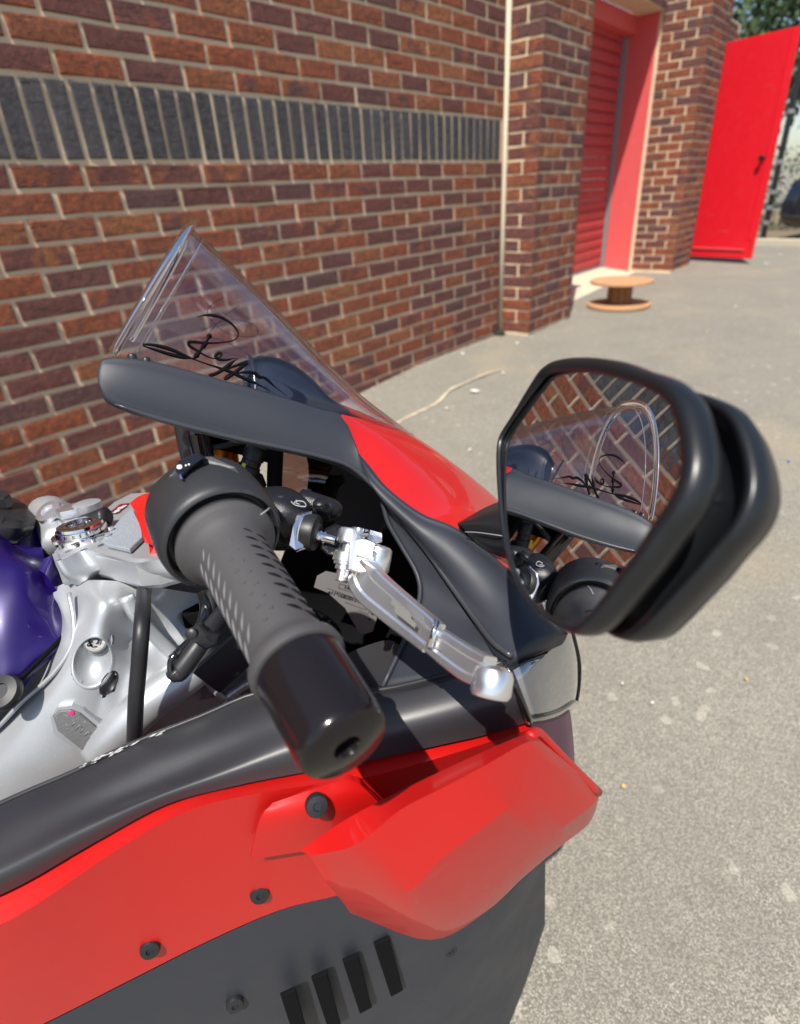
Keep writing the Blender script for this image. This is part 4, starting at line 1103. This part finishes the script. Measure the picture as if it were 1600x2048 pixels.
sheet('engine_cover', [[PR(100, 1150, .0), PR(300, 1150, .02), PR(560, 1180, .02)], [PR(60, 1320, .02), PR(300, 1340, .04), PR(560, 1330, .05)], [PR(-100, 1600, .04), PR(300, 1620, .05), PR(600, 1560, .06)]], M['silver_d'], bike, .004)
def oval_well(name, cx, cy, rx, ry, rot, depth, material, lip=.0022):
    rings = []; c0, nn = cast(cx + rx * 1.3, cy, bv_f); N = -MC[2] * .6 + BR * .4; N = unit(N)
    th = np.linspace(0, 2 * math.pi, 40, endpoint=False)
    def pt(s, off):
        out = []
        for t in th:
            a, b = rx * s * math.cos(t), ry * s * math.sin(t); x, y = cx + a * math.cos(rot) - b * math.sin(rot), cy + a * math.sin(rot) + b * math.cos(rot)
            c, n_ = cast(x, y, bv_f, 0)
            out.append(c + N * off if c is not None else None)
        return np.array(out)
    rings = [pt(1.20, -.0010), pt(1.14, .0006), pt(1.06, .0008), pt(1.0, .0002), pt(.97, -.004), pt(.93, -depth * .6), pt(.78, -depth), pt(.3, -depth * 1.02)]
    V, F = rings_vf(rings); return mesh(name, V, F, material, bike), N
wl, WN = oval_well('bolt_recess', 185, 1324, 37, 49, .25, .024, M['silver'])
bc = P(188, 1283, 0.0 + np.linalg.norm(0)); c0, _n = cast(188, 1292, bv_f, 0); c0 = c0 if c0 is not None else PR(188, 1284, .12)
fbolt = lathe('frame_bolt', c0 - WN * .012, unit(WN + BU * .35), [(0, .0115), (.004, .0112), (.0045, .0095), (.008, .0090), (.0086, .0078), (.0086, .0052), (.006, .0050), (.006, .0018), (.0085, .0017), (.0086, .0003)], M['silver_d'], bike, n=34, split=25)
parts = [lathe_vf(c0 - WN * .012 + unit(WN + BU * .35) * .0062 + (unit(ux) * math.cos(a) + unit(np.cross(WN, ux)) * math.sin(a)) * .0052, unit(WN + BU * .35), [(0, .0014), (.0026, .0014), (.0027, .0004)], 8) for a in np.linspace(0, 2 * math.pi, 6, endpoint=False)]
V, F = join(parts); mesh('bolt_lobes', V, F, M['black'], fbolt)
oval_well('frame_slot', 218, 1366, 13, 24, .55, .012, M['black'])
tube('frame_edge', [PR(138, 1186, .083), PR(148, 1240, .098), PR(144, 1290, .108), PR(108, 1346, .112), PR(40, 1408, .108), PR(-10, 1460, .104), PR(-100, 1540, .096)], .0018, M['silver'], bike, n=10)
# cast ribs and tubes of the frame
def rib(name, pts, r, material=None, **k): return tube(name, [PR(*a) for a in pts], r, material or M['silver'], bike, **k)
rib('frame_rib', [(252, 1192, .106), (272, 1230, .110), (310, 1272, .110), (350, 1312, .112)], .0055, n=10, power=.5)
rib('frame_tube', [(480, 1270, .115), (420, 1316, .124), (350, 1366, .130), (290, 1412, .134), (235, 1466, .134), (200, 1510, .130)], [.013, .015, .016, .016, .016, .016], n=26)
rib('frame_rib', [(360, 1400, .130), (420, 1345, .128), (470, 1300, .122)], .003, n=8)
rib('engine_rib', [(402, 1352, .122), (428, 1380, .126), (450, 1400, .128)], .0028, M['silver'], n=8)
rib('engine_rib', [(452, 1398, .126), (480, 1376, .124), (520, 1352, .12)], .004, M['silver'], n=8)
sheet('engine_plate', [[PR(410, 1350, .118), PR(440, 1334, .116), PR(492, 1332, .112)], [PR(400, 1400, .122), PR(450, 1392, .120), PR(500, 1388, .115)]], M['silver_d'], bike, .003)
lathe('washer', PR(425, 1312, .126), unit(-MC[2]), [(0, .006), (.002, .0055), (.003, .002)], M['chrome'], bike, n=18)
# stamped plate with pink paint mark
pl0 = [(112, 1420), (124, 1410), (146, 1408), (164, 1414), (236, 1478), (262, 1500), (210, 1512), (184, 1500), (122, 1450)]
Q = [cast(x, y, bv_f, .001)[0] for x, y in pl0]; Q = [q for q in Q if q is not None]
cq = np.mean(Q, 0); u_, s_, vt = np.linalg.svd(np.array(Q) - cq); pn = vt[2]; pn = pn if pn @ (CAM - cq) > 0 else -pn
def onp(x, y, e=.0045):
    d = ray(x, y); t = ((cq + pn * e - CAM) @ pn) / (d @ pn); return CAM + d * t
pp = prism('stamped_plate', [onp(x, y, -.004) for x, y in pl0], pn * .0095, M['silver_d'], bike, bev=.0012)
prism('plate_rim', [onp(x, y, -.004) for x, y in ((106, 1424), (120, 1404), (148, 1400), (170, 1408), (244, 1472), (270, 1496), (266, 1500), (164, 1414), (146, 1408), (124, 1410), (112, 1420), (122, 1450), (184, 1500), (206, 1516), (196, 1518), (112, 1456))], pn * .0080, M['silver'], bike, bev=.0006)
mk = lathe('paint_mark', onp(143, 1426, .0056), pn, [(0, .0020), (.0006, .0018), (.0008, .0003)], M['pink'], pp, n=14)
for i in range(9):
    x0 = 150 + i * 8.4; y0 = 1447 + i * 6.6
    V, F = join([tube_vf([onp(x0 + a, y0 + b, .0056), onp(x0 + c, y0 + d_, .0056)], .0004, n=5, smooth=False) for a, b, c, d_ in ((-6, 5, 0, -3), (0, -3, 5, 1))[: 2 if i % 2 else 1]])
    mesh('stamped_letter', V, F, M['silver_d'], pp)

# black hose and harness
tube('coolant_hose', [PR(298, 1100, -.02), PR(292, 1140, .04), PR(287, 1200, .13), PR(283, 1260, .168), PR(277, 1340, .172), PR(272, 1400, .172), PR(268, 1500, .165)], .0056, M['black'], bike, n=18)
tube('wiring_harness', [PR(462, 1205, .13), PR(432, 1242, .15), PR(402, 1285, .165), PR(375, 1322, .17), PR(356, 1345, .172), PR(346, 1338, .172)], [.0065, .0065, .007, .0075, .0075, .006], M['black'], bike, n=16)
tube('wiring_harness', [PR(408, 1190, .12), PR(412, 1225, .14), PR(395, 1270, .155), PR(368, 1300, .163), PR(345, 1322, .168)], .0050, M['gloss'], bike, n=14)
tube('harness_sleeve', [PR(352, 1308, .170), PR(341, 1322, .172), PR(342, 1344, .174), (PR(355, 1354, .175)), PR(368, 1350, .172)], .0022, M['gloss'], bike, n=10)
tube('brake_hose', [PR(418, 1180, .12), PR(424, 1215, .135), PR(414, 1262, .15), PR(398, 1290, .16)], .0036, M['black'], bike, n=12)
hc = prism('harness_clamp', [PR(388, 1250, .172), PR(400, 1250, .172), PR(412, 1264, .174), PR(436, 1272, .172), PR(430, 1292, .176), PR(412, 1300, .178), PR(382, 1284, .178), PR(376, 1266, .176)], MC[2] * .010, M['black'], bike, bev=.002)
lathe('clamp_pin', PR(386, 1266, .184), unit(-MC[2]), [(0, .0040), (.004, .0040), (.0048, .003), (.005, .0006)], M['black'], hc, n=20)
box('connector_block', PR(450, 1310, .13), .022, .014, .016, M['black'], bike, ax=[unit(BF + BU * .6), BR, unit(BU - BF * .6)], bev=.002)
box('fuse_box', PR(470, 1250, .08), .04, .014, .03, M['matt'], bike, ax=[BF, BR, BU], bev=.002)

def extend(rows, back=(.10, .26), drop=(.004, .02), inn=(0.0, .0)):
    out = []
    for r in rows:
        p = np.asarray(r[0]); out.append([p - BF * back[1] - BU * drop[1] - BR * inn[1], p - BF * back[0] - BU * drop[0] - BR * inn[0]] + list(r))
    return out
# ---- purple tank cover
tk = [[PR(-160, 1010, -.02), PR(-60, 1030, -.02), PR(0, 1058, -.02), PR(30, 1082, -.02), PR(62, 1100, -.02), PR(84, 1112, -.01)],
      [PR(-160, 1075, .03), PR(-60, 1090, .03), PR(0, 1105, .035), PR(40, 1118, .04), PR(78, 1128, .035), PR(112, 1146, .02)],
      [PR(-160, 1160, .06), PR(-60, 1165, .06), PR(0, 1165, .065), PR(48, 1165, .065), PR(95, 1172, .055), PR(138, 1186, .040)],
      [PR(-160, 1260, .08), PR(-60, 1255, .085), PR(0, 1245, .090), PR(55, 1232, .085), PR(100, 1222, .075), PR(120, 1228, .066)],
      [PR(-160, 1350, .09), PR(-60, 1335, .10), PR(0, 1320, .105), PR(50, 1298, .10), PR(95, 1268, .09), PR(126, 1262, .080)],
      [PR(-160, 1460, .10), PR(-70, 1420, .11), PR(-5, 1386, .115), PR(42, 1352, .11), PR(80, 1316, .102), PR(118, 1288, .092)],
      [PR(-190, 1560, .10), PR(-80, 1490, .11), PR(-10, 1432, .11), PR(34, 1392, .108), PR(72, 1346, .10), PR(110, 1304, .09)]]
tk = [r[:-1] + [r[-1] + MC[0] * .006] for r in tk]
tk = extend(tk, (.10, .24), (.006, .04), (.01, .03))
sheet('tank_cover', tk, M['purple'], bike, .004, n=6, m=6)
sheet('tank_cover', [[refl(p) for p in r] for r in tk], M['purple'], bike, .004, n=3, m=3, toward=BK(-.2, 0, 1.5))
sheet('tank_top', [[p for p in tk[0]], [ (p + refl(p)) / 2 + BU * .012 for p in tk[0]], [refl(p) for p in tk[0]]], M['purple'], bike, .004, n=4, m=5, toward=BK(-.2, 0, 2))
tube('tank_seam', [PR(-160, 1462, .104), PR(-5, 1390, .118), PR(42, 1356, .114), PR(100, 1300, .10), PR(130, 1268, .085)], .002, M['matt'], bike, n=8)
sheet('tank_fin', [[PR(86, 1118, .045), PR(104, 1112, .045), PR(112, 1126, .045), PR(138, 1178, .045)], [PR(78, 1140, .055), PR(92, 1150, .058), PR(106, 1170, .060), PR(128, 1200, .058)]], M['purple'], bike, .006)
tb = lathe('tank_bolt', PR(4, 1384, .125), unit(-MC[2] * .7 + BU * .5), [(-.004, .0135), (0, .0135), (.002, .0120), (.0028, .006), (.001, .0055), (.001, .001)], M['black'], bike, n=30)

# ---- long charcoal side panel
pu = [(-120, 1664, .165), (35, 1592, .172), (150, 1543, .178), (262, 1489, .184), (400, 1434, .190), (520, 1386, .196), (640, 1384, .206), (764, 1380, .226), (895, 1350, .250), (1014, 1324, .272)]
pk = [(-60, 1740, .215), (120, 1650, .218), (260, 1590, .222), (400, 1528, .230), (520, 1472, .236), (640, 1430, .244), (760, 1402, .254), (860, 1380, .264), (940, 1362, .272), (1020, 1342, .280)]
pl = [(0, 1790, .225), (180, 1690, .232), (330, 1610, .240), (470, 1572, .250), (590, 1548, .258), (690, 1532, .266), (780, 1512, .274), (880, 1490, .282), (970, 1470, .286), (1060, 1444, .282)]
pm = [((a[0] + b[0]) / 2 + 6, (a[1] + b[1]) / 2 - 2, max(a[2], b[2]) * .5 + min(a[2], b[2]) * .5 + .007) for a, b in zip(pk, pl)]
pk2 = [(a[0] + 3, a[1] + 5, a[2] + .0012) for a in pk]
pk1 = [(a[0] - 4, a[1] - 6, a[2] - .0022) for a in pk]
pt = [((a[0] + b[0]) / 2 - 3, (a[1] + b[1]) / 2 - 2, (a[2] + b[2]) / 2 + .004) for a, b in zip(pu, pk)]
spn = sheet('side_panel', extend([[PR(*a) for a in q] for q in (pu, pt, pk, pm, pl)], (.08, .20), (.01, .04), (.01, .03)), M['panel'], bike, .004, n=5, m=5)
tube('panel_edge', [PR(a[0], a[1] - 1, a[2] + .0005) for a in pu], .0018, M['panel'], spn, n=8)
tube('panel_groove', [PR(a[0] + 2, a[1] + 8, a[2] + .0022) for a in pu[:7]], .0006, M['matt'], spn, n=6)
# scuffed bare strip on the panel edge
sc_ = []
rs = random.Random(8)
for i in range(30):
    t = rs.random(); x = 150 + t * 178; y = 1541 - t * 74 + rs.uniform(-3.5, 3.5) - 3
    w = rs.uniform(.0004, .0012) * (1.5 if .2 < t < .95 else .8)
    c = PR(x, y, .1805 + t * .007 + .0018); d_ = unit(PR(262, 1489, .184) - PR(150, 1543, .178))
    sc_.append(prism_vf([c - d_ * w * 2.2, c + MC[1] * w * .4, c + d_ * w * 2.2, c - MC[1] * w * .5], -MC[2] * .0003, .00005))
V, F = join(sc_); mesh('scuffs', V, F, mat('bare_scuff', (.42, .42, .40), .6), spn); 

# ---- headlight lens at the corner
hl = [[PR(1012, 1326, .272), PR(1040, 1312, .266), PR(1085, 1292, .25), PR(1130, 1262, .225), PR(1150, 1262, .20)],
      [PR(1022, 1352, .280), PR(1060, 1332, .276), PR(1100, 1318, .262), PR(1142, 1310, .235), PR(1164, 1325, .205)],
      [PR(1038, 1395, .284), PR(1078, 1386, .280), PR(1115, 1375, .264), PR(1150, 1362, .238), PR(1160, 1375, .21)],
      [PR(1060, 1444, .282), PR(1090, 1440, .276), PR(1120, 1430, .260), PR(1146, 1412, .238), PR(1152, 1412, .215)]]
HG = grid_surface(hl, 6, 5)
hlo = sheet('headlight', None, mat('headlight_glass', (.34, .35, .37), .05, .7, 1.0), bike, .002, G=HG)
HC = HG.reshape(-1, 3).mean(0)
tube('lens_gasket', [PR(*a) for a in ((1010, 1322, .274), (1026, 1362, .284), (1046, 1412, .288), (1058, 1442, .286))], .0030, M['gloss'], hlo, n=10)
tube('lens_gasket', [PR(*a) for a in ((1012, 1320, .272), (1062, 1306, .262), (1110, 1280, .245), (1140, 1258, .222))], .0024, M['gloss'], hlo, n=10)

for q_ in (HG[-2][::2], HG[:, -3][::2]):
    tube('lens_edge', [p_ + BR * .0008 for p_ in q_], .0013, M['gloss'], hlo, n=8)
sheet('lamp_bezel', [[PR(1014, 1322, .2745), PR(1050, 1306, .268), PR(1090, 1290, .254)], [PR(1020, 1338, .281), PR(1054, 1322, .2755), PR(1096, 1306, .262)]], M['glass_d'], hlo, .001)
# ---- red side fairing, wing and front mudguard
L0 = [(a[0], a[1] - 3, a[2] - .006) for a in pl]
L1 = [(20, 1840, .238), (215, 1712, .246), (365, 1625, .252), (500, 1590, .262), (610, 1572, .270), (705, 1560, .276), (800, 1538, .282), (890, 1512, .288), (980, 1484, .290), (1064, 1458, .286)]
L2 = [(60, 1930, .225), (250, 1790, .236), (400, 1700, .246), (530, 1650, .256), (640, 1628, .264), (740, 1610, .272), (830, 1580, .278), (910, 1545, .282), (990, 1510, .284), (1066, 1480, .280)]
L3 = [(60, 2060, .20), (260, 1960, .215), (420, 1880, .225), (560, 1820, .235), (680, 1790, .244), (780, 1760, .250), (870, 1710, .254), (950, 1650, .256), (1020, 1600, .254), (1080, 1550, .245)]
L4 = [(60, 2300, .17), (280, 2240, .185), (460, 2180, .195), (610, 2110, .205), (730, 2060, .21), (830, 2010, .214), (910, 1940, .214), (980, 1860, .21), (1040, 1770, .20), (1090, 1680, .185)]
L5 = [(80, 2600, .13), (300, 2560, .14), (500, 2500, .15), (660, 2420, .155), (780, 2360, .16), (870, 2290, .16), (940, 2200, .155), (1000, 2090, .145), (1050, 1970, .13), (1090, 1850, .12)]
sf = sheet('side_fairing', extend([[PR(*a) for a in q] for q in (L0, L1, L2, L3)], (.06, .14), (.01, .03), (.01, .03)), M['red2'], bike, .004, n=4, m=1, split=14)
L3b = [(a[0], a[1] + 3, a[2] - .003) for a in L3]
sheet('belly_panel', extend([[PR(*a) for a in q] for q in (L3b, L4, L5)], (.06, .14), (.01, .03), (.01, .03)), M['charcoal'], bike, .004, n=4, m=5)
rec = [[PR(545, 1606, .268), PR(620, 1580, .276), PR(690, 1560, .282), PR(718, 1566, .284)], [PR(520, 1640, .270), PR(610, 1628, .278), PR(700, 1606, .284), PR(752, 1600, .285)], [PR(500, 1720, .262), PR(620, 1700, .270), PR(720, 1680, .276), PR(800, 1650, .278)]]
sheet('service_cover', rec, M['red2'], bike, .005, n=6, m=5)
lathe('fairing_bolt', PR(634, 1612, .288), unit(BR + BU * .5), [(-.004, .0072), (0, .0072), (.0016, .0064), (.0020, .0028), (.0008, .0026), (.0008, .0004)], M['black'], bike, n=28)
wt = [(600, 1700, .290), (690, 1640, .310), (780, 1592, .316), (870, 1548, .320), (960, 1506, .322), (1040, 1472, .318), (1072, 1468, .310)]
wb = [(620, 1712, .298), (710, 1690, .330), (800, 1620, .336), (885, 1576, .340), (975, 1528, .340), (1050, 1486, .332), (1082, 1482, .318)]
wb2 = [(a[0] + 3, a[1] + 9, a[2] + .0015) for a in wb]
wt2 = [(a[0] * .25 + b[0] * .75, a[1] * .25 + b[1] * .75, a[2] * .25 + b[2] * .75) for a, b in zip(wt, wb)]
w2 = [(650, 1760, .302), (800, 1790, .332), (880, 1720, .338), (960, 1660, .342), (1040, 1600, .338), (1110, 1545, .325), (1140, 1530, .308)]
w3 = [(690, 1810, .290), (850, 1850, .312), (960, 1800, .318), (1040, 1730, .320), (1120, 1660, .315), (1185, 1610, .300), (1200, 1584, .290)]
w4 = [(700, 1826, .265), (860, 1880, .28), (970, 1825, .284), (1050, 1752, .284), (1125, 1690, .28), (1175, 1650, .27), (1192, 1620, .262)]
wg = sheet('side_wing', [[PR(*a) for a in q] for q in (wt, wb, w2, w3, w4)], M['red2'], bike, .004, n=5, m=1, split=14)
tube('wing_edge', [PR(*a) for a in ((1058, 1474, .316), (1076, 1466, .31), (1110, 1500, .306), (1150, 1540, .300), (1196, 1584, .292))], .0035, M['red2'], wg, n=12)
sheet('lower_cowl', [[PR(1056, 1446, .262), PR(1090, 1446, .250), PR(1126, 1434, .225), PR(1140, 1420, .20)], [PR(1075, 1500, .24), PR(1105, 1490, .225), PR(1134, 1480, .205), PR(1146, 1470, .18)], [PR(1095, 1560, .22), PR(1120, 1556, .20), PR(1141, 1550, .18), PR(1149, 1540, .155)], [PR(1100, 1640, .18), PR(1120, 1640, .17), PR(1136, 1640, .15), PR(1140, 1640, .13)]], M['plum'], bike, .004)
# front wheel and mudguard (steered to the left)
ax0 = BK(.155, 0.0, 0.0); ax0[2] = .0; ax0 = BK(.13, .0, -.60)
sa = math.radians(20); WF = BF * math.cos(sa) - _R0 * math.sin(sa); WR = _R0 * math.cos(sa) + BF * math.sin(sa)
WRl = unit(WR * math.cos(_l) + np.array([0, 0, 1.0]) * math.sin(_l)); WUl = np.cross(WRl, WF); WUl = WUl if WUl[2] > 0 else -WUl
ax0 = ax0.copy(); ax0[2] = .265 + gh(ax0[0])
def Wp(ang, rad, off): return ax0 + WF * math.cos(ang) * rad + WUl * math.sin(ang) * rad + WRl * off
fw_ = lathe('front_wheel', ax0, WRl, [(-.045, .205), (-.058, .230), (-.050, .248), (-.03, .260), (0, .265), (.03, .260), (.050, .248), (.058, .230), (.045, .205)], M['tyre'], bike, n=72, split=0)
lathe('rim', ax0, WRl, [(-.04, .185), (-.045, .206), (.045, .206), (.04, .185), (.02, .175), (-.02, .175)], M['black'], fw_, n=64)
for s in (-1, 1): lathe('brake_disc', ax0 + WRl * .062 * s, WRl, [(-.002, .10), (-.002, .155), (.002, .155), (.002, .10)], M['chrome'], fw_, n=56)
for k in range(5):
    a = k * 1.2566; tube('spoke', [Wp(a, .03, 0), Wp(a + .1, .12, 0), Wp(a, .185, 0)], [.016, .011, .014], M['black'], fw_, n=10)
mg = [[Wp(a, .283 + (.012 if abs(o_) < .03 else 0) - abs(o_) * .12, o_) for a in np.linspace(.10, 1.1, 9)] for o_ in (-.075, -.06, -.03, 0, .03, .06, .075)]
sheet('front_mudguard', mg, M['plum'], bike, .004, n=3, m=3, toward=Wp(1.2, 2, 0))
for s in (-1, 1):
    lathe('fork_leg', Wp(math.pi / 2 + .35, .0, .1 * s) + WUl * 0, unit(WUl - WF * .42), [(-.03, .02), (-.02, .028), (.12, .028), (.12, .022), (.17, .022)], M['amber'] if s < 0 else M['gloss'], bike, n=24)

# ---- right mirror
th_, ph_ = -1.29829822, -0.26030774; S7 = 0.7
nm = np.array([math.sin(th_) * math.cos(ph_), math.sin(ph_), -math.cos(th_) * math.cos(ph_)])
M0c = np.array([(1180 - 800) / FPX, (1000 - 1024) / FPX, 1.0]) * .33 * S7
MRAD = 2.0
def c2w(v): return CAM + MC.T @ v
NMw = MC.T @ nm; M0w = c2w(M0c); MCen = M0w - NMw * MRAD
def on_plane(x, y):
    d = ray(x, y); t = ((M0w - CAM) @ NMw) / (d @ NMw); return CAM + d * t
OUT = [(1092, 750), (1130, 742), (1180, 744), (1240, 757), (1300, 780), (1340, 812), (1358, 860), (1366, 920), (1360, 965), (1342, 1004), (1310, 1050), (1278, 1100), (1240, 1152), (1206, 1198), (1172, 1236), (1140, 1248), (1105, 1234), (1072, 1212), (1042, 1172), (1020, 1122), (1006, 1060), (1000, 1000), (996, 930), (998, 885), (1010, 858), (1042, 812), (1070, 774)]
OW = cr(np.array([on_plane(*a) for a in OUT]), 4, closed=True); oc = OW.mean(0)
X_ = unit(np.cross(NMw, [0, 0, 1.0])); Y_ = np.cross(NMw, X_)
o2 = np.c_[(OW - oc) @ X_, (OW - oc) @ Y_]
def offset2(q, d):
    t = np.roll(q, -1, 0) - np.roll(q, 1, 0); t = unit(t); n_ = np.c_[t[:, 1], -t[:, 0]]
    if (n_ * q).sum() < 0: n_ = -n_
    for _ in range(3): n_ = unit(np.roll(n_, 1, 0) + n_ + np.roll(n_, -1, 0))
    return q + n_ * (d[:, None] if not np.isscalar(d) else d)
def ring3(q, h): return oc + np.outer(q[:, 0], X_) + np.outer(q[:, 1], Y_) + NMw * h
# right/top side weight for a thicker rim where the photograph shows one
pix_x = np.array([(MC @ (p - CAM))[0] / (MC @ (p - CAM))[2] * FPX + 800 for p in OW]); pix_y = np.array([(MC @ (p - CAM))[1] / (MC @ (p - CAM))[2] * FPX + 1024 for p in OW])
wr = np.clip(np.maximum((pix_x - 1030) / 300, (840 - pix_y) / 90), 0, 1)
prof = [(-.0004 + 0 * wr, -.0012), (.0000 + .0006 * wr, .0004 + .0012 * wr), (.0010 + .003 * wr, .0006 + .0014 * wr), (.0014 + .0050 * wr, .0000), (.0012 + .0062 * wr, -.005), (.0008 + .0052 * wr, -.0095),
        (-.006, -.0112), (-.015, -.0140), (-.018, -.026), (-.010, -.0290), (-.006 + .004 * wr, -.0280), (-.004 + .0066 * wr, -.0225), (-.003 + .0078 * wr, -.0218), (-.002 + .0084 * wr, -.0235), (-.002 + .0084 * wr, -.029), (-.004 + .006 * wr, -.039), (-.013, -.047), (-.028, -.052)]
rings = []
for d, h in prof: rings.append(ring3(offset2(o2, d), 0) + NMw * (np.zeros(len(o2)) + h)[:, None])
rings.append(ring3(o2 * .25, -.054))
V, F = rings_vf(rings, caps=(False, True))
mh = mesh('mirror', V, F, M['black'], bike); mh.data.materials[0] = fleck_mat('mirror_housing', (0.008, 0.009, 0.011), 0.34, 0, (.04, .04, .05), .7, bump=.02)
gl = []
for s in np.linspace(0.02, 1.0, 14):
    q = ring3(offset2(o2, 0.0002) * s, 0)
    q = MCen + unit(q - MCen) * MRAD; gl.append(q)
V, F = rings_vf(gl, caps=(True, False))
mgm = mesh('mirror_glass', V, F, M['mirror'], mh)
# exact sphere normals so that the reflection is clean
nv_ = unit(np.asarray(V) - MCen); sgn = 1.0
mgm.data.normals_split_custom_set_from_vertices([tuple(n_) for n_ in nv_])
# mirror foot and arm
foot = sheet('mirror_stalk', [[PR(*a) for a in q] for q in (
    ((915, 1046, .172), (940, 1032, .168), (972, 1014, .164), (1012, 1000, .16), (1060, 1000, .16)),
    ((918, 1049, .176), (946, 1042, .186), (980, 1032, .196), (1020, 1026, .205), (1070, 1022, .21)),
    ((926, 1056, .180), (955, 1060, .194), (988, 1064, .208), (1025, 1064, .222), (1080, 1060, .23)),
    ((934, 1066, .184), (962, 1082, .196), (994, 1094, .208), (1030, 1098, .220), (1080, 1096, .23)),
    ((938, 1072, .182), (964, 1094, .192), (996, 1112, .200), (1034, 1122, .208), (1080, 1124, .21)))], mat('stalk_black', (.010, .010, .012), .28), bike, .012, n=5, m=5)
tube('stalk_arm', [PR(1040, 1062, .20), PR(1090, 1075, .26), on_plane(1180, 1090) - NMw * .040], [.014, .012, .012], M['black'], foot, n=18)
tube('stalk_seam', [PR(930, 1064, .1865), PR(955, 1065, .1975), PR(985, 1069, .2105), PR(1012, 1073, .220)], .0005, M['grey'], foot, n=6)
# seat and tail just outside the frame so that the machine does not end in mid-air
seat_rows = [[BK(f_, r_, u_ - abs(r_) * .35) for f_, u_ in ((-1.0, -.16), (-.80, -.19), (-.62, -.21), (-.50, -.20), (-.42, -.17))] for r_ in (-.13, -.10, -.05, 0, .05, .10, .13)]
sheet('seat', seat_rows, M['black'], bike, .05, toward=BK(-.6, 0, 2))
for s_ in (-1, 1):
    sheet('tail_panel', [[BK(-1.0, .135 * s_, -.22), BK(-.7, .14 * s_, -.27), BK(-.42, .15 * s_, -.26)], [BK(-.95, .12 * s_, -.30), BK(-.7, .15 * s_, -.36), BK(-.36, .17 * s_, -.42)]], M['red2'], bike, .004, toward=BK(-.6, 3 * s_, -.3))
lathe('rear_wheel', BK(-1.02, 0, 0) * [1, 1, 0] + [0, 0, .30 + gh(BK(-1.02, 0, 0)[0])], _R0, [(-.06, .20), (-.085, .25), (-.07, .28), (-.03, .30), (.03, .30), (.07, .28), (.085, .25), (.06, .20)], M['tyre'], bike, n=60)
sheet('swingarm', [[BK(-1.0, .10, -.58), BK(-.6, .11, -.52), BK(-.3, .10, -.48)], [BK(-1.0, .10, -.66), BK(-.6, .11, -.62), BK(-.3, .10, -.62)]], M['silver'], bike, .03)
sheet('engine_case', [[BK(-.5, .12, -.38), BK(-.25, .15, -.36), BK(0, .14, -.40)], [BK(-.5, .14, -.55), BK(-.25, .18, -.56), BK(0, .16, -.58)], [BK(-.5, .10, -.74), BK(-.25, .13, -.78), BK(0, .12, -.76)]], M['silver_d'], bike, .05)
# pale crack in the asphalt
ck_ = [PG(x, y, 0.005) for x, y in ((790, 848), (812, 836), (840, 822), (862, 812), (880, 800), (902, 778), (930, 766), (960, 752), (990, 742), (1010, 738))]
ck_ = cr(np.array(ck_), 5); rk = np.random.default_rng(2); V = []; F = []
for i, p in enumerate(ck_):
    t_ = unit(np.gradient(ck_, axis=0)[i]); n_ = np.array([-t_[1], t_[0], 0]); w = .009 * rk.uniform(.4, 1.4)
    V += [p + n_ * w, p - n_ * w * rk.uniform(.5, 1.3)]
    if i: F.append([2 * i - 2, 2 * i - 1, 2 * i + 1, 2 * i])
cr_o = mesh('ground_crack', V, F, fleck_mat('crack_dust', (.50, .40, .27), .95, 0, (.62, .56, .46), .5, scale=60, bump=.2), smooth=False); tag(cr_o, 'pale dusty crack running through the asphalt', kind='structure')
# gills and fasteners of the lower fairing
for i in range(4):
    x0, y0 = 560 + i * 62, 1985 - i * 34
    prism('gill', [PR(x0, y0, .232), PR(x0 + 30, y0 - 14, .235), PR(x0 + 58, y0 + 90, .226), PR(x0 + 34, y0 + 104, .222)], BR * .0035, M['matt'], bike, bev=.001)
for x, y, r in ((300, 1900, .226), (520, 1790, .240), (900, 1640, .262), (470, 2010, .218), (900, 1900, .220)):
    lathe('fairing_bolt', PR(x, y, r), unit(BR + BU * .2), [(-.004, .0072), (0, .0072), (.0016, .0064), (.0020, .0028), (.0008, .0026), (.0008, .0004)], M['black'], bike, n=24)
# grit along the foot of the wall
rg = np.random.default_rng(7); parts = []
for i in range(900):
    x = rg.uniform(-3, 2.95) if i % 3 else rg.uniform(1.2, 2.95); y = -abs(rg.normal()) * .05 - .004
    if x > 2.9: y -= .24
    q = rg.uniform(.0012, .0045); c = np.array([x, y, gh(x) + q * .4]); e = rg.normal(size=(4, 3)) * q
    parts.append(([c + e[0], c + e[1], c + e[2], c + [0, 0, q]], [[0, 1, 2], [0, 1, 3], [1, 2, 3], [2, 0, 3]]))
V, F = join(parts); tag(mesh('wall_foot_grit', V, F, M['kerb'], smooth=False), 'loose pale grit gathered along the foot of the brick wall', kind='stuff')
# hinges and scratches on the red door
for zz in (.35, 1.05, 1.8):
    cc = (A2 + dv * .03).copy(); cc[2] = zz
    box('hinge', cc + nv * .008, .03, .01, .05, M['grey'], rd, ax=axd, bev=.002)
parts = []
for i in range(26):
    cc = A2 + dv * rg.uniform(.05, wv - .08); cc[2] = rg.uniform(.12, 1.9) if i % 2 else rg.uniform(.08, .35); l_ = rg.uniform(.01, .06)
    parts.append(box_vf(cc + nv * .0005, l_, .0008, rg.uniform(.0008, .002), ax=axd))
V, F = join(parts); mesh('scratches', V, F, M['frame_red'], rd, smooth=False)
